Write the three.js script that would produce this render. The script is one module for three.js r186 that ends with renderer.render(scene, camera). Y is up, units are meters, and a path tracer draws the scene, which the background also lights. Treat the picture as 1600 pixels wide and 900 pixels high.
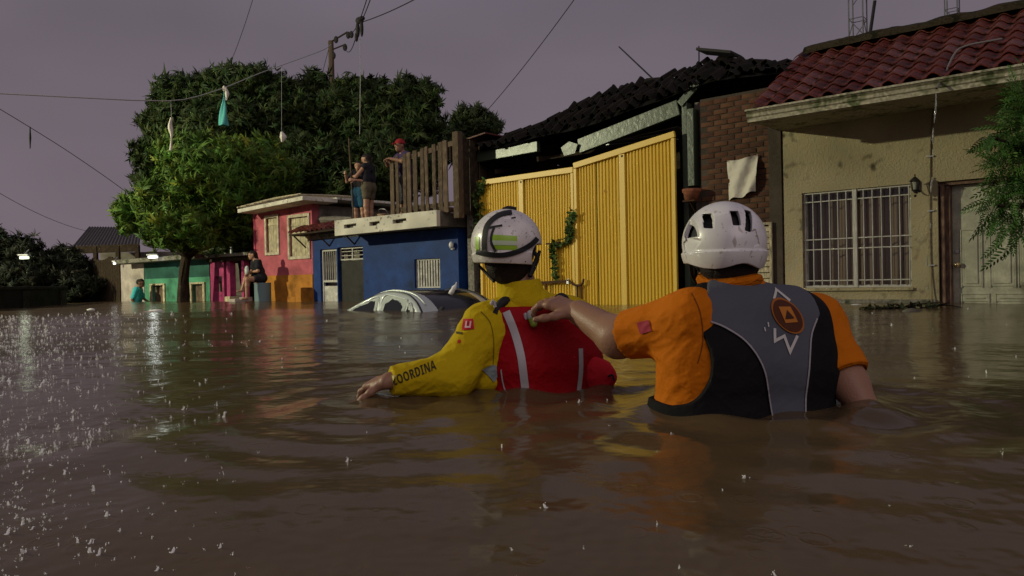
import * as THREE from 'three';
import { mergeGeometries, mergeVertices, toCreasedNormals } from 'three/addons/utils/BufferGeometryUtils.js';
import { RoundedBoxGeometry } from 'three/addons/geometries/RoundedBoxGeometry.js';
import { TessellateModifier } from 'three/addons/modifiers/TessellateModifier.js';
import { ImprovedNoise } from 'three/addons/math/ImprovedNoise.js';

// ---------------------------------------------------------------- camera, sky, light, exposure
const scene = new THREE.Scene();
const FOC = 1200, CAM_H = 0.42;                       // focal length in photo pixels (1600 wide); lens 0.42 m above the flood
const camera = new THREE.PerspectiveCamera(2 * Math.atan(450 / FOC) * 180 / Math.PI, 16 / 9, 0.05, 900);
camera.rotation.order = 'YXZ';
camera.position.set(0, CAM_H, 0);
camera.rotation.set(-0.0100, 0, -0.021);
camera.updateMatrixWorld(true);

const renderer = new THREE.WebGLRenderer({ antialias: true });
renderer.toneMapping = THREE.LinearToneMapping;
renderer.toneMappingExposure = 1.0;
renderer.shadowMap.enabled = true;

const perlin = new ImprovedNoise();
const P3 = (x, y, z) => perlin.noise(x, y, z);
function fbm(x, y, z, oct = 4) { let a = 0.5, s = 0; for (let i = 0; i < oct; i++) { s += a * P3(x, y, z); x *= 2.03; y *= 2.03; z *= 2.03; a *= 0.5; } return s; }
let seed = 12345;
const rnd = () => { seed = (seed * 1664525 + 1013904223) >>> 0; return seed / 4294967296; };
const rr = (a, b) => a + (b - a) * rnd();
const lerp = (a, b, t) => a + (b - a) * t;
const clamp = (x, a, b) => Math.max(a, Math.min(b, x));
const smooth = (a, b, x) => { const t = clamp((x - a) / (b - a), 0, 1); return t * t * (3 - 2 * t); };

{ // dusk sky: mauve rain cloud, a little bluer overhead
  const W = 1024, H = 512, d = new Float32Array(W * H * 4);
  for (let j = 0; j < H; j++) for (let i = 0; i < W; i++) {
    const el = (j / H - 0.5) * Math.PI, az = (i / W) * 2 * Math.PI;
    const x = Math.cos(el) * Math.cos(az), z = Math.cos(el) * Math.sin(az), y = Math.sin(el);
    const t = smooth(0.0, 0.75, y), n = fbm(x * 2.2 + 7, y * 5 + 3, z * 2.2, 4);
    const k = 1 + 0.34 * n, o = (j * W + i) * 4;
    let c = [lerp(0.162, 0.150, t), lerp(0.130, 0.137, t), lerp(0.153, 0.174, t)];
    if (y < 0) c = [0.05, 0.042, 0.04];
    for (let q = 0; q < 3; q++) d[o + q] = c[q] * k;
    d[o + 3] = 1;
  }
  const sky = new THREE.DataTexture(d, W, H, THREE.RGBAFormat, THREE.FloatType);
  sky.mapping = THREE.EquirectangularReflectionMapping; sky.magFilter = THREE.LinearFilter; sky.minFilter = THREE.LinearFilter; sky.needsUpdate = true;
  scene.background = sky; scene.environment = sky;
}
// the last daylight, from the bright part of the cloud behind the photographer
const dusk = new THREE.DirectionalLight(new THREE.Color(1.0, 0.84, 0.80), 0.66);
dusk.position.set(7, 22, 20); dusk.target.position.set(0, 0, -12);
dusk.castShadow = true; dusk.shadow.radius = 90; dusk.shadow.mapSize.set(2048, 2048);
Object.assign(dusk.shadow.camera, { left: -40, right: 40, top: 40, bottom: -40, near: 1, far: 90 });
dusk.name = 'dusk_light';
scene.add(dusk, dusk.target);

// ---------------------------------------------------------------- helpers
const GROUND = -1.1;                                   // the street, under 1.1 m of water (y = 0 is the water)
const V = (x, y, z) => new THREE.Vector3(x, y, z);
function ray(px, py) { return V((px - 800) / FOC, -(py - 450) / FOC, -1).applyQuaternion(camera.quaternion); }
function atD(px, py, d) { const r = ray(px, py); return r.multiplyScalar(d / -r.z).add(camera.position); }
// street front: one straight line of buildings; u runs along it, z out of it
const TH = -0.709, U = V(Math.cos(TH), 0, -Math.sin(TH)), N = V(Math.sin(TH), 0, Math.cos(TH)), O = V(-0.54, 0, -15.0);
function fu(px, py, off = 0) {
  const r = ray(px, py), o = O.clone().addScaledVector(N, off);
  const t = o.clone().sub(camera.position).dot(N) / r.dot(N);
  const p = camera.position.clone().addScaledVector(r, t);
  return [p.clone().sub(O).dot(U), p.y];
}
const fU = (px, off = 0, py = 440) => fu(px, py, off)[0];
const fY = (px, py, off = 0) => fu(px, py, off)[1];
const fP = (u, y, z) => O.clone().addScaledVector(U, u).addScaledVector(N, z).setY(y);

const taken = {};
function numbered(name) { if (!(name in taken)) { taken[name] = 0; return name; } taken[name]++; return name + '_' + String(taken[name]).padStart(3, '0'); }
function tag(o, label, category, group) { o.userData.label = label; o.userData.category = category; if (group) o.userData.group = group; return o; }
function thing(name, label, category, pos = V(0, 0, 0), turn = 0, group) {
  const o = new THREE.Group(); o.name = numbered(name); o.position.copy(pos); o.rotation.y = turn; scene.add(o);
  return tag(o, label, category, group);
}
function mesh(name, geo, m, parent = scene) {
  const o = new THREE.Mesh(geo, m); o.name = parent === scene ? numbered(name) : name; o.castShadow = o.receiveShadow = true; parent.add(o); return o;
}
function single(name, geo, m, label, category, group) { return tag(mesh(name, geo, m), label, category, group); }
function structure(name, geo, m) { const o = mesh(name, geo, m); o.userData.kind = 'structure'; return o; }

// uv in metres, from the face's main direction
function muv(g, s = 1) {
  g = g.index ? g.toNonIndexed() : g;
  const p = g.attributes.position, uv = new Float32Array(p.count * 2), a = V(), b = V(), c = V(), n = V();
  for (let i = 0; i < p.count; i += 3) {
    a.fromBufferAttribute(p, i); b.fromBufferAttribute(p, i + 1); c.fromBufferAttribute(p, i + 2);
    n.copy(b).sub(a).cross(c.clone().sub(a));
    const ax = Math.abs(n.x), ay = Math.abs(n.y), az = Math.abs(n.z);
    [a, b, c].forEach((v, k) => {
      const w = ay > ax && ay > az ? [v.x, v.z] : ax > az ? [v.z, v.y] : [v.x, v.y];
      uv[(i + k) * 2] = w[0] * s; uv[(i + k) * 2 + 1] = w[1] * s;
    });
  }
  g.setAttribute('uv', new THREE.BufferAttribute(uv, 2)); return g;
}
function bx(x0, x1, y0, y1, z0, z1, bevel = 0) {
  const w = Math.abs(x1 - x0), h = Math.abs(y1 - y0), d = Math.abs(z1 - z0);
  const g = bevel > 0 ? new RoundedBoxGeometry(w, h, d, 1, Math.min(bevel, w / 2.1, h / 2.1, d / 2.1)) : new THREE.BoxGeometry(w, h, d);
  g.translate((x0 + x1) / 2, (y0 + y1) / 2, (z0 + z1) / 2); return g;
}
const clean = gs => gs.map(g => { g = g.index ? g.toNonIndexed() : g.clone(); for (const k of Object.keys(g.attributes)) if (!['position', 'normal', 'uv'].includes(k)) g.deleteAttribute(k); if (!g.attributes.uv) muv(g); if (!g.attributes.normal) g.computeVertexNormals(); return g; });
const join = (...gs) => mergeGeometries(clean(gs.flat()));
function tube(pts, r, seg = 6, n = null, closed = false) {
  pts = pts.map(p => p.isVector3 ? p : V(...p));
  const c = new THREE.CatmullRomCurve3(pts, closed, 'catmullrom', 0.5);
  return new THREE.TubeGeometry(c, n || Math.max(2, (pts.length - 1) * 5), r, seg, closed);
}
function bar(a, b, r0, r1 = r0, seg = 8) { // straight round bar
  a = a.isVector3 ? a : V(...a); b = b.isVector3 ? b : V(...b);
  const g = new THREE.CylinderGeometry(r1, r0, a.distanceTo(b), seg, 1);
  g.applyQuaternion(new THREE.Quaternion().setFromUnitVectors(V(0, 1, 0), b.clone().sub(a).normalize()));
  g.translate((a.x + b.x) / 2, (a.y + b.y) / 2, (a.z + b.z) / 2); return g;
}
function beam(a, b, w, h) { // straight rectangular bar, its h upright
  a = a.isVector3 ? a : V(...a); b = b.isVector3 ? b : V(...b);
  const g = new RoundedBoxGeometry(w, h, a.distanceTo(b), 1, Math.min(w, h) * 0.12);
  const m = new THREE.Matrix4().lookAt(a, b, V(0, 1, 0)); g.applyMatrix4(m);
  g.translate((a.x + b.x) / 2, (a.y + b.y) / 2, (a.z + b.z) / 2); return g;
}
function taper(pts, radii, seg = 9) { // a limb of changing thickness along a smooth path
  const c = new THREE.CatmullRomCurve3(pts), n = (pts.length - 1) * 5, g = new THREE.TubeGeometry(c, n, 1, seg, false), p = g.attributes.position, a = V(), q = V();
  for (let i = 0; i <= n; i++) {
    const t = i / n, f = t * (radii.length - 1), k = Math.min(Math.floor(f), radii.length - 2), r = lerp(radii[k], radii[k + 1], f - k);
    c.getPointAt(t, q);
    for (let j = 0; j <= seg; j++) { const o = i * (seg + 1) + j; a.fromBufferAttribute(p, o).sub(q).multiplyScalar(r * (1 + 0.12 * Math.sin(j * 2.1 + i * 0.7))).add(q); p.setXYZ(o, a.x, a.y, a.z); }
  }
  g.computeVertexNormals(); return g;
}
function wallGeo(x0, x1, y0, y1, z0, z1, holes = []) { // z1 is the outer face
  const s = new THREE.Shape([[x0, y0], [x1, y0], [x1, y1], [x0, y1]].map(a => new THREE.Vector2(...a)));
  for (const [a, b, c, d] of holes) s.holes.push(new THREE.Path([[a, c], [a, d], [b, d], [b, c]].map(q => new THREE.Vector2(...q))));
  const g = new THREE.ExtrudeGeometry(s, { depth: z1 - z0, bevelEnabled: false }); g.translate(0, 0, z0); return muv(g);
}
// a thing that stands in the street front: u, height over the water and z, from its own base
function front(name, label, category, u0, group) {
  const o = thing(name, label, category, fP(u0, GROUND, 0), TH, group);
  o.put = (n, geo, m, parent = o) => mesh(n, geo.clone().translate(-u0, -GROUND, 0), m, parent);
  return o;
}

// ---------------------------------------------------------------- textures and materials
function dataTex(n, fn, srgb = false) { // tileable only where fn is
  const d = new Uint8Array(n * n * 4);
  for (let j = 0; j < n; j++) for (let i = 0; i < n; i++) { const c = fn(i / n, j / n); for (let q = 0; q < 3; q++) d[(j * n + i) * 4 + q] = clamp(Math.round(255 * (c.length ? c[q] : c)), 0, 255); d[(j * n + i) * 4 + 3] = 255; }
  const t = new THREE.DataTexture(d, n, n, THREE.RGBAFormat); t.wrapS = t.wrapT = THREE.RepeatWrapping; t.magFilter = THREE.LinearFilter; t.minFilter = THREE.LinearMipmapLinearFilter; t.generateMipmaps = true;
  if (srgb) t.colorSpace = THREE.SRGBColorSpace; t.needsUpdate = true; return t;
}
// noise that repeats over the unit square
function tileN(u, v, f, zz) { // periodic: blend of four shifted copies
  const a = P3(u * f, v * f, zz), b = P3((u - 1) * f, v * f, zz), c = P3(u * f, (v - 1) * f, zz), d = P3((u - 1) * f, (v - 1) * f, zz);
  const su = smooth(0, 1, u), sv = smooth(0, 1, v);
  return lerp(lerp(a, b, su), lerp(c, d, su), sv);
}
const rep = (t, r, r2 = r) => { const c = t.clone(); c.repeat.set(r, r2); c.needsUpdate = true; return c; };
const stuccoB = dataTex(512, (u, v) => 0.5 + 0.28 * tileN(u, v, 34, 1) + 0.22 * tileN(u, v, 70, 2) + 0.2 * tileN(u, v, 14, 6));
const grungeC = dataTex(512, (u, v) => { const n = 0.55 * tileN(u, v, 5, 3) + 0.3 * tileN(u, v, 13, 4) + 0.2 * tileN(u, v, 41, 5), k = 0.86 + 0.42 * n; const st = Math.max(0, tileN(u, v, 9, 8) - 0.2) * 0.35; return [k - st, k - st * 1.05, k - st * 1.2]; }, true);
const streakC = dataTex(512, (u, v) => { const n = tileN(u, v * 0.999, 22, 11), k = 0.9 + 0.16 * tileN(u, v, 6, 12) - Math.max(0, tileN(u, v, 30, 15) * tileN(u, v, 6, 19) - 0.03) * 2.5; return [k + 0.03 * n, k, k - 0.03 * n]; }, true);
const woodC = dataTex(512, (u, v) => { const g = tileN(u, v * 0.2, 46, 21) * 0.28 + tileN(u, v, 8, 22) * 0.22 + tileN(u, v * 0.4, 90, 25) * 0.12, k = 0.82 + g; return [k, k * 0.97, k * 0.93]; }, true);
const weaveB = dataTex(256, (u, v) => 0.5 + 0.20 * Math.sin(u * Math.PI * 2 * 40) * Math.cos(v * Math.PI * 2 * 40) + 0.3 * tileN(u, v, 6, 31));
const rustC = dataTex(512, (u, v) => { const n = tileN(u, v, 9, 41) + 0.5 * tileN(u, v, 26, 42), r = smooth(0.52, 0.80, n); return [lerp(1, 0.5, r) - 0.05 * tileN(u, v, 40, 43), lerp(1, 0.34, r), lerp(1, 0.4, r)]; }, true);
const mossC = dataTex(512, (u, v) => { const n = tileN(u, v, 7, 51) + 0.5 * tileN(u, v, 23, 52), r = smooth(0.0, 0.5, n), k = 0.85 + 0.3 * tileN(u, v, 40, 53); return [lerp(1, 0.55, r) * k, lerp(1, 0.62, r) * k, lerp(1, 0.5, r) * k]; }, true);
const waterB = (() => { // little capillary ripples and the rings of the rain
  const rings = []; for (let i = 0; i < 70; i++) rings.push([rnd(), rnd(), rr(0.006, 0.022)]);
  return dataTex(512, (u, v) => {
    let h = 0.5 + 0.20 * tileN(u, v, 16, 61) + 0.13 * tileN(u, v, 37, 62) + 0.22 * tileN(u, v * 1.0, 7, 63);
    for (const [x, y, r] of rings) { let dx = Math.abs(u - x), dy = Math.abs(v - y); dx = Math.min(dx, 1 - dx); dy = Math.min(dy, 1 - dy); const d = Math.hypot(dx, dy); if (d < r * 1.5) h += 0.028 * Math.cos((d - r) * 500) * Math.exp(-((d - r) ** 2) / (0.006 ** 2)); }
    return h;
  });
})();

const scuffC = dataTex(512, (u, v) => { const s = smooth(0.38, 0.5, tileN(u, v, 40, 81)) * 0.35 + smooth(0.3, 0.55, tileN(u, v * 0.5, 24, 82)) * 0.22, k = 0.95 + 0.1 * tileN(u, v, 5, 83) - s; return [k, k - s * 0.08, k - s * 0.18]; }, true);
const wrinkleB = dataTex(512, (u, v) => { const r = q => 1 - Math.min(1, Math.abs(q) * 3); return 0.15 + 0.38 * r(tileN(u, v, 5, 71)) + 0.26 * r(tileN(u, v, 11, 72)) + 0.12 * tileN(u, v, 60, 73); });
const C = (r, g, b) => new THREE.Color().setRGB(r, g, b);
function mat(r, g, b, o = {}) { const m = new THREE.MeshPhysicalMaterial({ color: C(r, g, b), roughness: 0.75, metalness: 0, side: THREE.DoubleSide, specularIntensity: (o.roughness ?? 0.75) >= 0.5 ? 0.35 : 1, ...o }); return m; }
const stucco = (r, g, b, o = {}) => mat(r, g, b, { map: rep(grungeC, 0.45), bumpMap: rep(stuccoB, 1.1), bumpScale: 0.008, roughness: 0.8, ...o });
const M = {
  beige: stucco(0.40, 0.34, 0.205, { bumpScale: 0.014, map: rep(streakC, 0.31) }), cornice: stucco(0.46, 0.42, 0.31, { bumpScale: 0.003, map: rep(mossC, 0.7) }), soffit: stucco(0.34, 0.29, 0.18, { bumpScale: 0.003 }),
  blue: stucco(0.012, 0.048, 0.20, { bumpScale: 0.004, roughness: 0.6 }), pink: stucco(0.52, 0.125, 0.155, { bumpScale: 0.004 }), orange: stucco(0.50, 0.205, 0.03, { bumpScale: 0.003 }),
  parapet: stucco(0.66, 0.63, 0.52, { bumpScale: 0.004, map: rep(streakC, 0.5) }), green: stucco(0.09, 0.32, 0.19, { bumpScale: 0.004 }), teal: stucco(0.03, 0.11, 0.085, { bumpScale: 0.004 }),
  plasterGrey: stucco(0.20, 0.18, 0.15), concrete: stucco(0.26, 0.24, 0.20, { map: rep(mossC, 0.6) }), darkWall: stucco(0.25, 0.22, 0.18), nearBlackWall: stucco(0.04, 0.038, 0.028, { map: rep(mossC, 0.6) }), white: stucco(0.50, 0.44, 0.38, { bumpScale: 0.003 }),
  mortar: stucco(0.085, 0.066, 0.048, { bumpScale: 0.01 }),
  brickA: stucco(0.125, 0.055, 0.030, { bumpScale: 0.006 }), brickB: stucco(0.10, 0.046, 0.028, { bumpScale: 0.006 }), brickC: stucco(0.15, 0.072, 0.038, { bumpScale: 0.006 }),
  tileA: mat(0.165, 0.036, 0.027, { map: rep(mossC, 1.3), bumpMap: rep(stuccoB, 2), bumpScale: 0.004, roughness: 0.5 }), tileB: mat(0.125, 0.030, 0.024, { map: rep(mossC, 1.7), bumpMap: rep(stuccoB, 2), bumpScale: 0.004, roughness: 0.5 }), tileC: mat(0.20, 0.048, 0.034, { map: rep(mossC, 1.1), bumpMap: rep(stuccoB, 2), bumpScale: 0.004, roughness: 0.45 }),
  oldTileA: mat(0.020, 0.015, 0.011, { map: rep(mossC, 1.3), bumpMap: rep(stuccoB, 1.6), bumpScale: 0.008, roughness: 0.9 }), oldTileB: mat(0.013, 0.011, 0.008, { map: rep(mossC, 1.6), bumpMap: rep(stuccoB, 1.6), bumpScale: 0.008, roughness: 0.9 }),
  mossRidge: mat(0.045, 0.034, 0.018, { map: rep(mossC, 1.0), bumpMap: rep(stuccoB, 1.2), bumpScale: 0.012, roughness: 0.95 }),
  yellow: mat(0.62, 0.40, 0.034, { map: rep(rustC, 0.38), roughness: 0.5, bumpMap: rep(grungeC, 1), bumpScale: 0.002 }), yellowFrame: mat(0.64, 0.42, 0.045, { map: rep(rustC, 0.6), roughness: 0.45 }),
  rust: mat(0.07, 0.035, 0.02, { roughness: 0.85, bumpMap: rep(stuccoB, 3), bumpScale: 0.004 }),
  greenSteel: mat(0.040, 0.056, 0.034, { map: rep(rustC, 1.4), roughness: 0.36, metalness: 0.1, bumpMap: rep(grungeC, 2), bumpScale: 0.004 }),
  whiteSteel: mat(0.60, 0.58, 0.52, { roughness: 0.45, map: rep(grungeC, 1.5) }), frameWhite: mat(0.66, 0.62, 0.50, { roughness: 0.55, map: rep(woodC, 0.9) }), creamWood: mat(0.60, 0.56, 0.40, { map: rep(woodC, 0.9), roughness: 0.6 }),
  doorWhite: mat(0.50, 0.50, 0.37, { map: rep(grungeC, 0.8), roughness: 0.45 }), jamb: mat(0.20, 0.13, 0.10, { map: rep(woodC, 1), roughness: 0.6 }), darkDoor: mat(0.035, 0.033, 0.028, { roughness: 0.5, map: rep(grungeC, 1) }),
  wood: mat(0.13, 0.10, 0.072, { map: rep(woodC, 1.2), bumpMap: rep(woodC, 1.2), bumpScale: 0.004, roughness: 0.85 }), wood2: mat(0.17, 0.13, 0.095, { map: rep(woodC, 0.8), bumpMap: rep(woodC, 0.8), bumpScale: 0.004, roughness: 0.85 }), darkWood: mat(0.05, 0.037, 0.025, { map: rep(woodC, 1), roughness: 0.9 }),
  glass: mat(0.9, 0.92, 0.9, { transmission: 1, thickness: 0, roughness: 0.05, ior: 1.5 }), darkGlass: mat(0.015, 0.017, 0.02, { roughness: 0.06, ior: 1.5 }),
  curtain: mat(0.23, 0.155, 0.12, { roughness: 0.95, bumpMap: rep(weaveB, 4), bumpScale: 0.001 }),
  black: mat(0.018, 0.018, 0.02, { roughness: 0.6 }), dark: mat(0.03, 0.028, 0.026, { roughness: 0.7 }), cable: mat(0.02, 0.02, 0.022, { roughness: 0.7 }), wire: mat(0.30, 0.30, 0.29, { roughness: 0.5 }), brass: mat(0.75, 0.62, 0.35, { metalness: 1, roughness: 0.22 }), steel: mat(0.45, 0.45, 0.45, { metalness: 0.8, roughness: 0.4 }),
  carPaint: mat(0.46, 0.51, 0.475, { roughness: 0.32, metalness: 0.15, clearcoat: 1, clearcoatRoughness: 0.06, bumpMap: rep(stuccoB, 2), bumpScale: 0.0006 }), rubber: mat(0.02, 0.02, 0.02, { roughness: 0.8 }),
  bark: mat(0.055, 0.042, 0.03, { map: rep(woodC, 1.5), bumpMap: rep(stuccoB, 1.5), bumpScale: 0.02, roughness: 0.95 }),
  leaf: mat(1, 1, 1, { roughness: 0.55, specularIntensity: 0.3, vertexColors: false }), cloth: mat(0.62, 0.58, 0.50, { roughness: 0.9, bumpMap: rep(weaveB, 5), bumpScale: 0.001 }), turquoise: mat(0.10, 0.42, 0.38, { roughness: 0.8 }),
  terracotta: mat(0.30, 0.11, 0.06, { roughness: 0.8, map: rep(grungeC, 2) }), plasticWhite: mat(0.65, 0.66, 0.62, { roughness: 0.4 }), plasticGreen: mat(0.30, 0.44, 0.03, { roughness: 0.45 }), tarp: mat(0.07, 0.17, 0.15, { roughness: 0.5, bumpMap: rep(grungeC, 2), bumpScale: 0.01 }),
};

// ---------------------------------------------------------------- ground and flood water
structure('street_ground', muv(new THREE.PlaneGeometry(700, 700, 1, 1).rotateX(-Math.PI / 2).translate(0, GROUND, -60), 1), mat(0.06, 0.05, 0.042, { roughness: 0.95, bumpMap: rep(stuccoB, 0.6), bumpScale: 0.02 }));
const WAVES = []; {
  for (let i = 0; i < 46; i++) {
    const lam = 0.16 * Math.pow(1.098, i), a = Math.PI / 2 + rr(-0.55, 0.55) + (i % 5 === 0 ? rr(-1.2, 1.2) : 0);
    WAVES.push([Math.cos(a) * 2 * Math.PI / lam, Math.sin(a) * 2 * Math.PI / lam, rr(0, 6.28), 0.0015 * Math.pow(lam, 0.85) * rr(0.5, 1.3), lam]);
  }
}
const BODIES = [[0.73, -2.28, 0.28, 0.0042], [0.10, -2.76, 0.22, 0.0042], [-0.40, -2.56, 0.07, 0.005], [-0.1, -2.6, 0.1, 0.003], [0.98, -2.1, 0.06, 0.004]];
function waveH(x, z, step = 0.02) {
  const r = Math.hypot(x, z), mod = 0.62 + 1.1 * P3(x * 0.45, 3.3, z * 0.45);
  let h = 0; for (const [kx, kz, ph, am, lam] of WAVES) if (lam > step * 2.6) h += am * Math.sin(kx * x + kz * z + ph) * (lam < 0.9 ? mod : 1);
  for (const [bx_, bz, rad, am] of BODIES) { const d = Math.hypot(x - bx_, z - bz) - rad; if (d > -0.1 && d < 2.2) h += am * Math.sin(d * 30 + bx_ * 9) * Math.exp(-Math.max(0, d) * 1.9) + 0.012 * Math.exp(-d * d / 0.004); }
  { // the wave pushed up by the rescuers, running left towards the lens
    const ax = -0.15, az = -2.95, dx = -0.55, dz = 1, L = Math.hypot(dx, dz), px = x - ax, pz = z - az, s = (px * dx + pz * dz) / L, q = (px * dz - pz * dx) / L + 0.25 * Math.sin(s * 0.9);
    if (s > -0.4 && s < 3.2) h += 0.010 * Math.exp(-q * q / 0.03) * smooth(-0.4, 0.3, s) * smooth(3.2, 1.4, s) - 0.007 * Math.exp(-((q + 0.3) ** 2) / 0.05) * smooth(-0.4, 0.3, s) * smooth(3.2, 1.4, s);
  }
  return h * smooth(0.12, 0.5, r) * lerp(1, 0.8, smooth(10, 40, r));
}
{
  const angs = []; // degrees from straight ahead; fine in front, coarse behind
  for (let a = -46; a <= 46; a += 0.19) angs.push(a);
  for (let a = 47; a < 314; a += 2.5) angs.push(a);
  angs.push(314);
  const rad = []; for (let r = 0.2; r < 420; r *= (r < 30 ? 1.0105 : 1.06)) rad.push(r);
  const na = angs.length, nr = rad.length, pos = new Float32Array(na * nr * 3), uv = new Float32Array(na * nr * 2), idx = [];
  for (let j = 0; j < nr; j++) for (let i = 0; i < na; i++) {
    const a = angs[i] * Math.PI / 180, x = Math.sin(a) * rad[j], z = -Math.cos(a) * rad[j], o = j * na + i;
    const fine = Math.abs(angs[i]) <= 46;
    pos[o * 3] = x; pos[o * 3 + 1] = rad[j] > 60 ? 0 : waveH(x, z, Math.max(rad[j] * 0.0105, fine ? rad[j] * 0.0035 : rad[j] * 0.045)); pos[o * 3 + 2] = z;
    uv[o * 2] = x; uv[o * 2 + 1] = z;
    if (j && i) { const b = o - na; idx.push(b - 1, b, o, b - 1, o, o - 1); }
  }
  for (let i = 0; i < na; i++) { pos[i * 3 + 1] = 0; }
  // close the ring behind the camera and the little disc under it
  const c = na * nr, p2 = new Float32Array((na * nr + 1) * 3); p2.set(pos); const u2 = new Float32Array((na * nr + 1) * 2); u2.set(uv);
  for (let i = 1; i < na; i++) idx.push(c, i, i - 1);
  const g = new THREE.BufferGeometry(); g.setAttribute('position', new THREE.BufferAttribute(p2, 3)); g.setAttribute('uv', new THREE.BufferAttribute(u2, 2)); g.setIndex(idx); g.computeVertexNormals();
  const nn = g.attributes.normal; for (let i = 0; i < nn.count; i++) if (nn.getY(i) < 0) nn.setXYZ(i, -nn.getX(i), -nn.getY(i), -nn.getZ(i));
  structure('flood_water', g, mat(0.086, 0.057, 0.028, { roughness: 0.15, ior: 1.33, specularIntensity: 0.72, bumpMap: rep(waterB, 0.85), bumpScale: 0.007 }));
}

// ---------------------------------------------------------------- beige house with red tiles
const uH0 = fU(1227), uH1 = uH0 + 5.6, uW0 = fU(1255), uW1 = fU(1425), uD0 = fU(1467), uD1 = uD0 + 1.06;
const ySof = fY(1229, 203), EO = 1.12, yFasTop = fY(1166, 172, EO), uE0 = fU(1166, EO, 172);
{
  const h = front('beige_house', 'beige stucco house with red tiled eave, barred window and panelled door', 'house', uH0);
  const yW0 = fY(1255, 450), yW1 = fY(1255, 302), yD1 = fY(1467, 284), DEP = 0.16;
  h.put('wall', wallGeo(uH0, uH1, GROUND, ySof + 0.7, -0.22, 0, [[uW0, uW1, yW0, yW1], [uD0, uD1, GROUND + 0.02, yD1]]), M.beige);
  h.put('side_wall', muv(bx(uH0, uH0 + 0.2, GROUND, ySof + 0.7, -7, -0.224)), M.beige);
  h.put('rear_wall', muv(bx(uH0 + 0.204, uH1, GROUND, ySof + 0.65, -7, -6.8)), M.beige); h.put('far_side_wall', muv(bx(uH1 - 0.2, uH1 - 0.002, GROUND, ySof + 0.65, -6.79, -0.224)), M.beige); h.put('ceiling', muv(bx(uH0 + 0.204, uH1 - 0.204, ySof + 0.3, ySof + 0.42, -6.79, -0.226)), M.soffit);
  h.put('plinth', muv(bx(uH0 + 0.005, uD0 - 0.03, GROUND, 0.06, 0.002, 0.03, 0.012)), M.concrete);
  // eave slab with its moulded cornice
  const cor = new THREE.Shape([[-0.25, ySof], [EO - 0.16, ySof], [EO - 0.16, ySof - 0.035], [EO - 0.02, ySof - 0.035], [EO - 0.02, ySof + 0.015], [EO + 0.0, ySof + 0.03], [EO, ySof + 0.07], [EO + 0.03, ySof + 0.09], [EO + 0.055, ySof + 0.12], [EO + 0.055, yFasTop - 0.03], [EO + 0.03, yFasTop], [-0.25, yFasTop]].map(a => new THREE.Vector2(...a)));
  const cg = new THREE.ExtrudeGeometry(cor, { depth: uH1 - uE0 + 0.3, bevelEnabled: false, curveSegments: 4 });
  cg.rotateY(-Math.PI / 2); cg.scale(1, 1, 1); cg.computeBoundingBox();
  // shape x is now z; mirror the run so that it goes along +u
  { const p = cg.attributes.position; for (let i = 0; i < p.count; i++) p.setX(i, -p.getX(i)); const ix = []; const gg = cg.toNonIndexed ? cg : cg; const arr = gg.attributes.position.array; for (let i = 0; i < arr.length; i += 9) for (let q = 0; q < 3; q++) { const t = arr[i + 3 + q]; arr[i + 3 + q] = arr[i + 6 + q]; arr[i + 6 + q] = t; } gg.computeVertexNormals(); }
  cg.translate(uE0, 0, 0);
  h.put('eave_cornice', muv(cg), M.cornice);
  // the hip roof: tiles one by one on a sloping deck
  const zTop = -0.62, yTop = fY(1245, 92, zTop), run = EO - zTop, rise = yTop - yFasTop, SL = Math.hypot(run, rise), ang = Math.atan2(rise, run);
  const deck = new THREE.BufferGeometry(), dz = -0.03;
  { const a = uE0 + 0.05, b = uH1 + 0.3; const q = [[a, yFasTop + dz, EO], [b, yFasTop + dz, EO], [b, yTop + dz, zTop], [a, yTop + dz, zTop], [b, yFasTop + dz - 0.02, zTop], [a, yFasTop + dz - 0.02, zTop]]; const f = [0, 1, 2, 0, 2, 3, 0, 3, 5, 1, 4, 2, 3, 2, 4, 3, 4, 5]; deck.setAttribute('position', new THREE.Float32BufferAttribute(f.flatMap(i => q[i]), 3)); deck.computeVertexNormals(); }
  const roof = h.put('roof', muv(deck), M.tileB);
  const TW = 0.235, TL = 0.36, rows = Math.ceil((SL - 0.1) / 0.27), cols = Math.ceil((uH1 + 0.3 - uE0) / TW);
  const tg = [0, 1, 2].map(k => tileGeo(TW * 1.04, TL, 0.040 + 0.005 * k)), tm = [M.tileA, M.tileB, M.tileC];
  for (let r = 0; r < rows; r++) for (let c = 0; c < cols; c++) {
    const s = 0.27 * r, t = new THREE.Mesh(tg[Math.floor(rnd() * 3)], tm[Math.floor(rnd() * 3)]); t.name = 'roof_tile'; t.castShadow = t.receiveShadow = true;
    t.position.set(uE0 + 0.06 + (c + 0.5) * TW - uH0 + rr(-0.006, 0.006), yFasTop + s * Math.sin(ang) - GROUND + 0.006 + rr(0, 0.012), EO + 0.03 - s * Math.cos(ang));
    t.rotation.set(ang - 0.09 + rr(-0.015, 0.015), 0, rr(-0.02, 0.02)); roof.add(t);
  }
  h.put('ridge', muv(lumpy(uE0 + 0.2, uH1 + 0.3, yTop + 0.01, zTop + 0.02, 0.13, 0.15)), M.mossRidge, roof);
  // window: frame, two panes, curtain, grille bar by bar
  const win = h.put('window', muv(join(bx(uW0, uW1, yW0, yW0 + 0.035, -0.14, -0.09), bx(uW0, uW1, yW1 - 0.035, yW1, -0.14, -0.09), bx(uW0, uW0 + 0.035, yW0 + 0.035, yW1 - 0.035, -0.14, -0.09), bx(uW1 - 0.035, uW1, yW0 + 0.035, yW1 - 0.035, -0.14, -0.09))), M.whiteSteel);
  const uM = lerp(uW0, uW1, 0.5);
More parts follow.
